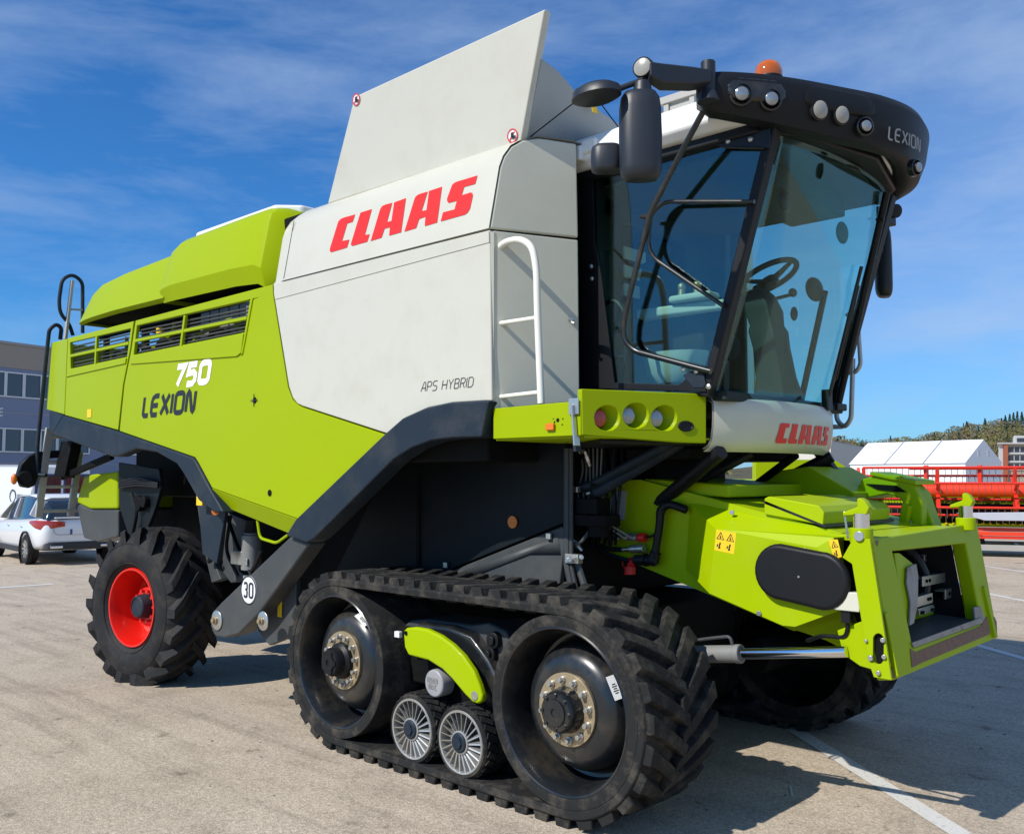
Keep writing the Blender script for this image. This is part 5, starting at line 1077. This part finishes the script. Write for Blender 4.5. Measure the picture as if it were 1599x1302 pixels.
sm_ = N.new('ShaderNodeMath'); sm_.operation = 'ADD'; L.new(rp.outputs[0], sm_.inputs[0]); L.new(hz1.outputs[0], sm_.inputs[1]); L.new(sm_.outputs[0], cm_.inputs[0]); L.new(tint.outputs[2], cm_.inputs[6]); L.new(cm_.outputs[2], bg.inputs[0])
sl_ = bpy.data.lights.new('sun', 'SUN'); sl_.energy = 5.0; sl_.angle = R(.53); sl_.color = (1., .955, .88); so = bpy.data.objects.new('sun', sl_); col.objects.link(so); so.rotation_euler = LD.to_track_quat('-Z', 'Y').to_euler()

# ------------------------------------------------------------------ office building, far left
BW = mat('blue_grey_cladding', (.18, .22, .33), .5, var=.05, vscale=.4); BT = mat('beige_cladding', (.30, .265, .22), .6, var=.06); FRW = mat('white_window_frame', (.62, .64, .66), .4, var=.03)
bo = thing('office_building', 'blue-grey office block with a beige top band and white framed windows behind the white car', 'building')
def gxy(px, depth): p = far(px, 745, depth); return V((p.x, p.y, 0))
ba, bb = gxy(-420, 37.5), gxy(330, 59.); bu = (bb-ba).normalized(); bn = bu.cross(V((0, 0, 1))); bn = -bn if bn.dot(CAM-ba) < 0 else bn; bl_ = (bb-ba).length
def quad3(o, u0, u1, z0, z1, d0, d1): return MB().prism([o+bu*u0+V((0, 0, z0))+bn*d0, o+bu*u1+V((0, 0, z0))+bn*d0, o+bu*u1+V((0, 0, z1))+bn*d0, o+bu*u0+V((0, 0, z1))+bn*d0], bn*(d1-d0))
quad3(ba, 0, bl_, 0, 7.45, -12, 0).build('wall', BW, bo, smooth=False)
quad3(ba, -.03, bl_+.03, 7.453, 8.65, -12, .04).build('top_band', BT, bo, smooth=False)
quad3(ba, -.1, bl_+.1, 8.653, 8.78, -12, .10).build('parapet', CAPGREY, bo, smooth=False)
def u_of(px):
    d = ray(px, 745); d = V((d.x, d.y)); o = V((ba.x-CAM.x, ba.y-CAM.y)); b2 = bu.xy; return (o.x*d.y-o.y*d.x)/(b2.y*d.x-b2.x*d.y)
for z0, z1 in ((5.95, 7.25), (3.15, 4.40), (.6, 1.9)):
    uu = u_of(3)-1.05*14
    for k in range(30):
        u0 = uu+k*.98
        if u0 < .3 or u0+1 > bl_-.3: continue
        if k % 7 == 6: continue
        f_ = MB()
        for (a, b, c, d) in ((0, .97, 0, .07), (0, .97, z1-z0-.07, z1-z0), (0, .07, .07, z1-z0-.07), (.90, .97, .07, z1-z0-.07)):
            f_.prism([ba+bu*(u0+p)+V((0, 0, z0+q))+bn*.002 for p, q in ((a, c), (b, c), (b, d), (a, d))], bn*.07)
        wo = f_.build('window', FRW, bo, smooth=False)
        quad3(ba, u0+.07, u0+.90, z0+.07, z1-.07, .004, .02).build('pane', WINDOW, wo, smooth=False)
sm = MB()
for z in (2.6, 5.15): sm.prism([ba+V((0, 0, z))+bn*.002, bb+V((0, 0, z))+bn*.002, bb+V((0, 0, z+.04))+bn*.002, ba+V((0, 0, z+.04))+bn*.002], bn*.012)
sm.build('cladding_joint', CAPGREY, bo, smooth=False)
lettering('wall_lettering', 'E', ba+bu*u_of(-5)+V((0, 0, 5.0)), bu, (0, 0, 1), .36, .07, FRW, bo, lift=.02)

# ------------------------------------------------------------------ white hatchback
CARW = mat('white_car_paint', (.74, .75, .76), .22, coat=.9, var=.01); CARD = mat('dark_sill_plastic', (.02, .02, .022), .5)
car = thing('parked_car', 'white hatchback parked behind the ladder with its tail towards the camera', 'car', loc=(0, 0, 0))
hd = R(133.2+42); car.rotation_euler.z = hd
whl = sv(46, 880, 'z', 0); car.location = whl - Matrix.Rotation(hd, 3, 'Z') @ V((-1.36, .80, 0))
st = ((-2.27, .52, .90, .60), (-2.22, .40, .98, .76), (-2.05, .30, 1.04, .86), (-1.75, .27, 1.06, .895), (-1.0, .24, 1.02, .905), (0, .22, .98, .90), (1.0, .22, .95, .90), (1.6, .24, .90, .88), (2.0, .28, .80, .82), (2.22, .36, .66, .66))
rg_ = []
for x, zb, zt, hw in st:
    r = [(hw*.86, zb), (hw*.96, zb+.10), (hw, zb+(zt-zb)*.45), (hw*.985, zb+(zt-zb)*.62), (hw*.955, zb+(zt-zb)*.86), (hw*.86, zt)]
    rg_.append([V((x, y, z)) for y, z in r]+[V((x, -y, z)) for y, z in reversed(r)])
MB().loft(rg_).build('body', CARW, car, angle=60, sub=2)
gs = ((-2.16, 1.05, .60, .72), (-2.02, 1.27, .57, .75), (-1.72, 1.43, .60, .77), (-.6, 1.50, .63, .78), (.2, 1.475, .62, .78), (.75, 1.32, .60, .78), (1.35, .96, .60, .76))
rg_ = [[V((x, -hb, .93)), V((x, -ht-.04, zt-.05)), V((x, -ht+.08, zt)), V((x, ht-.08, zt)), V((x, ht+.04, zt-.05)), V((x, hb, .93))] for x, zt, ht, hb in gs]
MB().loft(rg_).build('windows', CARGLASS, car, angle=50)
rg_ = [[V((x, -ht-.01, zt-.02)), V((x, -ht+.10, zt+.012)), V((x, ht-.10, zt+.012)), V((x, ht+.01, zt-.02))] for x, zt, ht, hb in gs[2:6]]
MB().loft(rg_, closed=False).build('roof', CARW, car, solid=.02)
pl_ = MB()
for s in (-1, 1):
    pl_.beam((-1.78, s*.79, 1.02), (-1.78, s*.635, 1.38), .05, .34, up=(0, 1, 0)); pl_.beam((-.15, s*.80, .98), (-.20, s*.675, 1.43), .03, .09, up=(0, 1, 0)); pl_.beam((1.33, s*.78, .93), (.66, s*.65, 1.33), .05, .06, up=(0, 1, 0))
pl_.build('pillar', CARW, car, bevel=.012)
for s in (-1, 1):
    tl_ = MB().loft([[V((x, s*y, z)) for y, z in q] for x, q in ((-1.62, ((.90, .90), (.905, .93), (.89, .95))), (-1.90, ((.885, .82), (.892, .90), (.86, .97))), (-2.10, ((.83, .78), (.845, .89), (.80, .97))), (-2.26, ((.62, .80), (.64, .90), (.60, .96))), (-2.285, ((.36, .84), (.38, .90), (.36, .94))))]); tl_.build('tail_lamp', LENSR, car, angle=50)
    dl_ = MB()
    for x in (-.95, .15): dl_.box((x, s*.91, .82), (.16, .02, .025))
    dl_.build('door_handle', CARW, car, bevel=.006)
    for x in (-1.36, 1.36):
        t_ = MB(); t_.slot(0).lathe([(.20, -.10), (.29, -.11), (.325, -.09), (.33, 0), (.325, .09), (.29, .11), (.2, .10)], (x, s*.80, .33), (0, 1, 0), 40); t_.lathe([(0, .02), (.36, .02), (.385, .05), (.385, .135), (.37, .135)], (x, s*.80, .335), (0, s, 0), 40)
        t_.slot(1).lathe([(.215, .10), (.20, .095), (.195, .06), (.0, .05)], (x, s*.80, .33), (0, s, 0), 40)
        for k in range(10): a = 2*PI*k/10; t_.beam((x+.03*math.cos(a), s*.885, .33+.03*math.sin(a)), (x+.20*math.cos(a), s*.90, .33+.20*math.sin(a)), .03, .02, up=(0, 1, 0))
        t_.build('wheel', [TYRE, ALU], car, angle=35)
MB().loft([[V((x, y, z)) for y, z in ((-.74*k, .34), (.74*k, .34), (.68*k, .50), (-.68*k, .50))] for x, k in ((-2.15, 1.08), (-2.25, .96), (-2.285, .80))]).build('bumper_insert', CARD, car, bevel=.02)
for s in (-1, 1): MB().box((-2.27, s*.52, .40), (.08, .26, .06)).build('exhaust_tip', CHROME, car, bevel=.02)
np_ = MB().box((-2.285, 0, .72), (.02, .52, .12)).build('number_plate', STICKER, car, bevel=.003)
MB().box((-2.293, .235, .72), (.015, .05, .115)).build('plate_band', BLUEP, np_)
MB().box((-2.20, 0, 1.02), (.10, 1.1, .03)).build('tailgate_lip', CARW, car, bevel=.01)
for s in (-1, 1): MB().box((0, s*.90, .30), (2.0, .03, .12)).build('sill', CARD, car, bevel=.01)
MB().tube(fillet([(-2.292, .60, .93), (-2.29, .58, .70), (-2.29, .5, .66), (-2.29, -.5, .66), (-2.29, -.58, .70), (-2.292, -.60, .93)], .05), .004, 6).build('tailgate_gap', INK, car)

# ------------------------------------------------------------------ white van behind it
van = thing('parked_van', 'white panel van with dark round logo parked beyond the white hatchback', 'van')
vh = R(133.2+52); van.rotation_euler.z = vh; vp = far(46, 790, 27.5); vl = Matrix.Rotation(vh, 3, 'Z') @ V((-2.6, .95, 0)); van.location = V((vp.x-vl.x, vp.y-vl.y, 0))
rg_ = [[V((x, y*s_, z)) for y, z in ((-.95, .35), (.95, .35), (1.0, .9), (.97, 1.4), (.86, zt-.08), (.70, zt), (-.70, zt), (-.86, zt-.08), (-.97, 1.4), (-1.0, .9))] for x, zt, s_ in ((-2.62, 2.2, .96), (-2.55, 2.27, 1), (0, 2.3, 1), (1.3, 2.28, 1), (1.7, 2.1, .97), (2.2, 1.35, .95), (2.75, 1.05, .9), (2.8, .8, .85))]
MB().loft(rg_).build('body', CARW, van, angle=40)
MB().box((-2.62, 0, 1.35), (.03, 1.74, 1.3)).build('rear_door', BLUEP, van, bevel=.02)
MB().box((-2.64, .42, 1.68), (.02, .70, .55)).box((-2.64, -.42, 1.68), (.02, .70, .55)).build('rear_window', CARGLASS, van, bevel=.01)
MB().box((-2.635, .02, 1.35), (.03, .06, 1.5)).box((-2.635, .86, 1.35), (.03, .05, 1.5)).build('door_edge', CARW, van, bevel=.005)
for x in (-1.7, 1.7):
    for s in (-1, 1): MB().lathe([(0, -.12), (.30, -.12), (.34, -.09), (.34, .09), (.30, .12), (0, .12)], (x, s*.88, .34), (0, 1, 0), 32).build('wheel', TYRE, van)
lg = lettering('van_lettering', 'DOMINA', (-1.85, .99, 1.27), (-1, 0, 0), (0, 0, 1), .12, .02, INK, van, shear=.2)
MB().lathe([(.16, 0), (.20, 0), (.20, .004), (.16, .004)], (-1.58, .985, 1.34), (0, 1, 0), 32, True).build('logo_ring', INK, van)
MB().prism([V((-2.55, .985, .6)), V((-2.42, .985, .6)), V((-2.30, .98, 1.25)), V((-2.55, .98, 1.25))], (0, .005, 0)).build('blue_stripe', BLUEP, van, smooth=False)

# ------------------------------------------------------------------ red cutting header on its trailer
REDP = mat('red_reel_paint', (.66, .028, .010), .4, coat=.2, var=.12, vscale=2.); ORG = mat('orange_reel_tube', (.76, .045, .008), .35, coat=.3, var=.06); TINE = mat('reel_tines', (.10, .03, .015), .6, var=.3)
hdr = thing('cutting_header', 'long red harvester cutting header with tined reel loaded on a trailer', 'header')
trl = thing('header_trailer', 'low grey transport trailer with red and orange side boards under the red header', 'trailer')
hA, hB = far(1342, 745, 24.5), far(2150, 745, 20.5); hA.z = hB.z = 0; hu = (hB-hA).normalized(); hn = V((hu.y, -hu.x, 0)); hn = hn if hn.dot(CAM-hA) > 0 else -hn; hl = (hB-hA).length
hp = lambda u, d, z: hA+hu*u+hn*d+V((0, 0, z))
ax_ = .35; rz_ = 1.55; rr_ = .60
MB().tube([hp(1.0, ax_, rz_+.03), hp(hl, ax_, rz_+.03)], .17, 20).build('reel_tube', ORG, hdr)
for k in range(6):
    a = R(60*k+20); d, z = ax_+rr_*math.cos(a), rz_+rr_*math.sin(a); t_ = MB(); t_.tube([hp(.1, d, z), hp(hl, d, z)], .032, 10); b_ = t_.build('reel_bat', REDP, hdr)
    t_ = MB()
    for i in range(int(hl/.14)): u = .2+i*.14; t_.beam(hp(u, d, z), hp(u, d+.05, z-.26), .012, .012, up=(1, 0, 0))
    t_.build('reel_tines', TINE, b_, smooth=False)
n_sp = 6
for k in range(n_sp+1):
    u = .12+(hl-.3)*k/n_sp; s_ = MB()
    for q in range(6): a = R(60*q+20); s_.beam(hp(u, ax_, rz_), hp(u, ax_+rr_*math.cos(a), rz_+rr_*math.sin(a)), .05, .09, up=tuple(hu))
    s_.build('reel_spider', REDP, hdr, bevel=.006)
MB().prism([hp(-.05, -.7, .9), hp(-.05, .9, .85), hp(-.05, .75, 1.3), hp(-.05, .45, 2.15), hp(-.05, -.1, 2.0), hp(-.05, -.6, 1.6)], hu*.08).build('end_plate', REDP, hdr, bevel=.01)
bk = MB(); bk.prism([hp(.05, -.65, .70), hp(.05, -.65, 1.55), hp(hl, -.65, 1.55), hp(hl, -.65, .70)], -hn*.06); bk.build('back_sheet', GREENF, hdr, bevel=.01)
MB().tube([hp(0, -.62, 1.62), hp(hl, -.62, 1.62)], .07, 10).tube([hp(1.2, .1, 2.12), hp(hl, .1, 2.12)], .035, 8).build('top_beam', REDP, hdr)
MB().tube([hp(.15, -.2, 1.0), hp(hl, -.2, 1.0)], .24, 20).build('auger', DARK, hdr)
MB().prism([hp(.05, .95, .78), hp(hl, .95, .78), hp(hl, -.65, .70), hp(.05, -.65, .70)], (0, 0, -.06)).build('table', GREENF, hdr)
kb = MB()
for i in range(int(hl/.16)): kb.prism([hp(.2+i*.16, .95, .80), hp(.26+i*.16, .95, .80), hp(.23+i*.16, 1.15, .80)], (0, 0, -.03))
kb.build('knife_bar', YELLOW, hdr, smooth=False)
for k in range(8): u = 1.6+k*(hl-2)/7; MB().box(hp(u, .0, 1.75), (.1, .1, .9)).beam(hp(u, -.6, 1.6), hp(u, ax_, rz_+.1), .08, .10).build('reel_arm', REDP, hdr, bevel=.01)
MB().prism([hp(2.2, 1.2, 1.05), hp(hl, 1.2, 1.25), hp(hl, 1.2, .92), hp(2.8, 1.2, .88)], hn*.10).build('header_shield', mat('lilac_grey_sheet', (.46, .47, .52), .45), hdr, bevel=.01)
tb_ = MB(); tb_.beam(hp(1.5, .9, .22), hp(hl, .9, .22), .10, .14).beam(hp(1.5, -.6, .22), hp(hl, -.6, .22), .10, .14)
for k in range(7): tb_.beam(hp(2.2+k*1.4, .9, .22), hp(2.2+k*1.4, -.6, .22), .08, .08); tb_.beam(hp(2.4+k*1.4, .92, .28), hp(2.4+k*1.4, .92, .62), .07, .07, up=tuple(hu))
tb_.build('frame', LADDER, trl, bevel=.006)
MB().beam(hp(1.9, 1.0, .66), hp(hl, 1.0, .66), .05, .09).build('side_board', REDP, trl, bevel=.004); MB().beam(hp(1.9, 1.02, .56), hp(hl, 1.02, .56), .05, .09).build('reflector_board', ORG, trl, bevel=.004); MB().beam(hp(1.9, 1.0, .47), hp(hl, 1.0, .47), .05, .07).build('side_board', REDP, trl, bevel=.004)
for u in (2.5, 8.5):
    for d in (-.5, .75): MB().lathe([(0, -.12), (.28, -.12), (.33, -.08), (.33, .08), (.28, .12), (0, .12)], hp(u, d, .33), tuple(hn), 32).build('wheel', TYRE, trl)

# ------------------------------------------------------------------ second green machine behind the cab
gm = thing('parked_harvester', 'second green harvester mostly hidden behind the big one, rounded side window frame showing', 'harvester')
gd_ = 17.; gq = lambda px, py, d=gd_: far(px, py, d)
ob = [gq(*p) for p in ((1180, 717), (1305, 719), (1320, 728), (1328, 745), (1333, 800), (1180, 800))]; ib = [gq(*p) for p in ((1301, 728), (1312, 732), (1322, 748), (1325, 790), (1305, 790))]
MB().prism([ob, ib], FW*.25).build('body_panel', GREENF, gm, bevel=.01)
MB().prism([gq(*p, gd_+.3) for p in ((1180, 760), (1340, 760), (1342, 838), (1180, 850))], FW*2.2).build('lower_body', GREENF, gm, bevel=.02)
MB().prism([gq(*p, gd_-.03) for p in ((1297, 727), (1300, 727), (1304, 765), (1300, 765))], FW*.02).build('window_seal', DARK, gm)
for u in (1210, 1325):
    p = gq(u, 745, gd_+.5); MB().lathe([(0, -.2), (.6, -.2), (.7, -.1), (.7, .1), (.6, .2), (0, .2)], (p.x, p.y, .7), tuple(V((FW.x, FW.y, 0))), 32).build('wheel', TYRE, gm)

# ------------------------------------------------------------------ marquee, hall, flats, hill
TENT = mat('white_tent_fabric', (.80, .81, .82), .6, var=.02); SEAM = mat('tent_seam', (.30, .32, .36), .6)
tn = thing('marquee_tent', 'long white gabled marquee tent beyond the red header', 'tent')
def gz(px, py, depth): return far(px, py, depth)
E1, E2 = far(1328, 745, 73.5), far(1508, 745, 66); E1.z = E2.z = 0; tu = (E2-E1); tl_n = tu.length; tu = tu/tl_n; tn_ = V((-tu.y, tu.x, 0)); tn_ = tn_ if tn_.dot(FW) > 0 else -tn_
ez, rz, tw = 2.93, 4.62, 5.0
tp_ = lambda u, d, z: E1+tu*u+tn_*d+V((0, 0, z))
MB().prism([tp_(0, 0, 0), tp_(0, 0, ez), tp_(0, tw, ez), tp_(0, tw, 0)], tu*tl_n).build('wall', TENT, tn, smooth=False)
MB().prism([tp_(-.05, -.12, ez-.02), tp_(-.05, tw/2, rz), tp_(-.05, tw+.12, ez-.02)], tu*(tl_n+.1)).build('roof', TENT, tn, smooth=False)
for k in (1, 2): u = tl_n*k/3; MB().beam(tp_(u, -.13, ez+.0), tp_(u, tw/2-.01, rz+.02), .10, .05).build('roof_seam', SEAM, tn)
vw_ = MB()
for d in (1.6, 2.9): vw_.prism([tp_(tl_n+.06, d, ez+.45), tp_(tl_n+.06, d+.35, ez+.45), tp_(tl_n+.06, d+.35, ez+.9), tp_(tl_n+.06, d, ez+.9)], tu*.02)
vw_.build('gable_vent', FRW, tn, smooth=False)
HALLM = mat('cream_render', (.60, .57, .48), .7, var=.05); HALLG = mat('grey_cladding_sheet', (.46, .45, .42), .6, var=.05)
hl_ = thing('warehouse', 'low cream and grey warehouse left of the white marquee', 'building')
a, b, c = far(1225, 745, 92), far(1298, 745, 85), far(1362, 745, 100); 
for p in (a, b, c): p.z = 0
hz_ = 5.15
MB().prism([a, b, b+V((0, 0, hz_)), a+V((0, 0, hz_))], FW*.3).build('front_wall', HALLM, hl_, smooth=False); MB().prism([b+FW*.02, c, c+V((0, 0, hz_-.3)), b+FW*.02+V((0, 0, hz_))], FW*.3).build('side_wall', HALLG, hl_, smooth=False)
MB().prism([a+V((0, 0, hz_)), b+V((0, 0, hz_)), c+V((0, 0, hz_-.3)), c+V((-8, 8, hz_-.3))], (0, 0, .12)).build('roof', CAPGREY, hl_, smooth=False)
BRICK = mat('red_brick', (.42, .12, .06), .8, var=.2, vscale=3.); FLATW = mat('pale_panel', (.62, .60, .57), .6, var=.04); FLATT = mat('tan_panel', (.42, .35, .26), .7, var=.05)
fb_ = thing('apartment_block', 'pale panel block with a brick column and window bands at the right edge', 'building')
fD = 130.; fq = lambda px, py, d=fD: far(px, py, d)
def fslab(name, x0, x1, y0, y1, m, d0=0, th=10., par=fb_): 
    return MB().prism([fq(x0, y1, fD+d0), fq(x1, y1, fD+d0), fq(x1, y0, fD+d0), fq(x0, y0, fD+d0)], ray(1559, 745).normalized()*th).build(name, m, par, smooth=False)
fslab('wall', 1559, 1680, 693, 768, FLATT); fslab('wall', 1583, 1680, 680, 692.8, FLATW, .2)
fslab('end_wall', 1559.2, 1566.5, 693.5, 768, FLATW, -.15, .14); fslab('brick_column', 1567, 1574, 692, 768, BRICK, -.4, .39)
for y0, y1 in ((698, 706), (711.5, 719), (724.5, 731)):
    fslab('sill_band', 1574.5, 1680, y1+.3, y1+3, FLATW, -.12, .11); wn = fslab('window', 1575, 1680, y0, y1, WINDOW, -.08, .07)
    for k in range(8): fslab('frame', 1583+k*9, 1584.2+k*9, y0, y1, FLATW, -.13, .04, wn)
fslab('window', 1588, 1680, 684, 690, WINDOW, .1, .09); fslab('roof', 1557, 1682, 691.2, 693, FLATW, -.5, 10.6)
# hill
def hill_z(px, depth):
    k = max(0, min(1, (depth-190)/170)); k = k*k*(3-2*k)
    top = 6.5+ 8.5*max(0, min(1, (px-1230)/380))**.9 + 2*math.sin(px/47) ; return -.5 + k*top
hm = MB(); vs = []; nx, ny = 60, 14
for j in range(ny):
    for i in range(nx): px = -1800+i*5200/(nx-1); d = 180+j*30; p = far(px, 745, d); vs.append((p.x, p.y, hill_z(px, d)))
HILLM = mat('hill_undergrowth', (.085, .075, .035), .9, var=.3, vscale=.05)
hm.add(vs, [(j*nx+i, j*nx+i+1, (j+1)*nx+i+1, (j+1)*nx+i) for j in range(ny-1) for i in range(nx-1)]); hm.build('hill', HILLM)['kind'] = 'structure'
FM = [mat('bare_birch_twigs', (.165, .130, .075), .9, var=.25, vscale=.2), mat('budding_foliage', (.150, .145, .050), .9, var=.25, vscale=.2), mat('yellow_spring_leaves', (.21, .175, .045), .9, var=.2, vscale=.2), mat('conifer_foliage', (.022, .050, .022), .9, var=.25, vscale=.3)]
def crown(mb, c, h, wd, n, con=False, s_=.9):
    for _ in range(n):
        if con: t = random.random()**.8; r = wd*(1-t)*random.random()**.5; z = h*(.1+.9*t)
        else:
            t = random.random(); r = wd*math.sqrt(max(.02, 1-((t-.55)/.5)**2))*random.random()**.5; z = h*(.25+.75*t)
        a = random.random()*2*PI; p = c+V((r*math.cos(a), r*math.sin(a), z)); q = V((random.gauss(0, 1), random.gauss(0, 1), random.gauss(0, .7))).normalized(); u, w_ = basis(q); k = s_*(.5+random.random())*(.8 if con else 1)
        mb.add([p-u*k*.5, p+w_*k*.35, p+u*k*.5, p-w_*k*.35], [(0, 1, 2, 3)])
fo = MB()
for i in range(620):
    px = random.uniform(1230, 1740); d = 185+random.random()**.8*190; p = far(px, 745, d); z = hill_z(px, d); k = random.random()
    m_ = 0 if k < .45 else 1 if k < .75 else 2 if k < .87 else 3
    fo.slot(m_); h = random.uniform(6.0, 8.5) if m_ < 3 else random.uniform(6.5, 9.5); crown(fo, V((p.x, p.y, z)), h, random.uniform(2.4, 3.9) if m_ < 3 else 1.9, 170 if px > 1250 else 60, m_ == 3, .52 if px > 1250 else .9)
    fo.cyl(V((p.x, p.y, z)), V((p.x, p.y, z+h*.8)), .14, .04, n=5)
for i in range(500):
    px = random.choice((random.uniform(-900, 1150), random.uniform(1760, 2800))); d = 200+random.random()*160; p = far(px, 745, d); fo.slot(random.choice((0, 0, 1, 2, 3))); crown(fo, V((p.x, p.y, hill_z(px, d))), random.uniform(6, 11), random.uniform(2, 4), 28, False, 1.5)
fob = fo.build('forest', FM, smooth=False); tag(fob, kind='stuff', label='brown and olive spring woodland covering the far hill', cat='woodland')
for k, (px, d, h) in enumerate(((1567, 330, 8.5), (1573, 336, 9.5), (1580, 330, 10), (1586, 334, 10.5), (1592, 330, 11), (1599, 326, 11), (1607, 330, 11), (1512, 352, 9), (1541, 352, 9))):
    p = far(px, 745, d); z = hill_z(px, d); t = thing('conifer_tree', 'dark green conifer standing on the skyline of the far hill', 'tree', 'conifers on the hill skyline', (p.x, p.y, z))
    MB().cyl((0, 0, 0), (0, 0, h), .2, .03, n=6).build('trunk', TINE, t); m_ = MB(); crown(m_, V((0, 0, 0)), h, 2.6, 520, True, .55); m_.build('crown', FM[3], t, smooth=False)

# ------------------------------------------------------------------ camera and render settings
cd = bpy.data.cameras.new('camera'); co = bpy.data.objects.new('camera', cd); col.objects.link(co); sc.camera = co
cd.sensor_fit = 'HORIZONTAL'; cd.sensor_width = 36; cd.lens = FPX/1599*36; cd.clip_end = 3000; cd.clip_start = .05
m4 = Matrix((RT, UP, -FW)).transposed().to_4x4(); m4.translation = CAM; co.matrix_world = m4
sc.view_settings.view_transform = 'Standard'; sc.view_settings.look = 'None'; sc.view_settings.exposure = 0; sc.view_settings.gamma = 1
sc.cycles.max_bounces = 8; sc.cycles.transparent_max_bounces = 16; sc.cycles.caustics_refractive = False; sc.cycles.caustics_reflective = False
sc.cycles.use_denoising = True
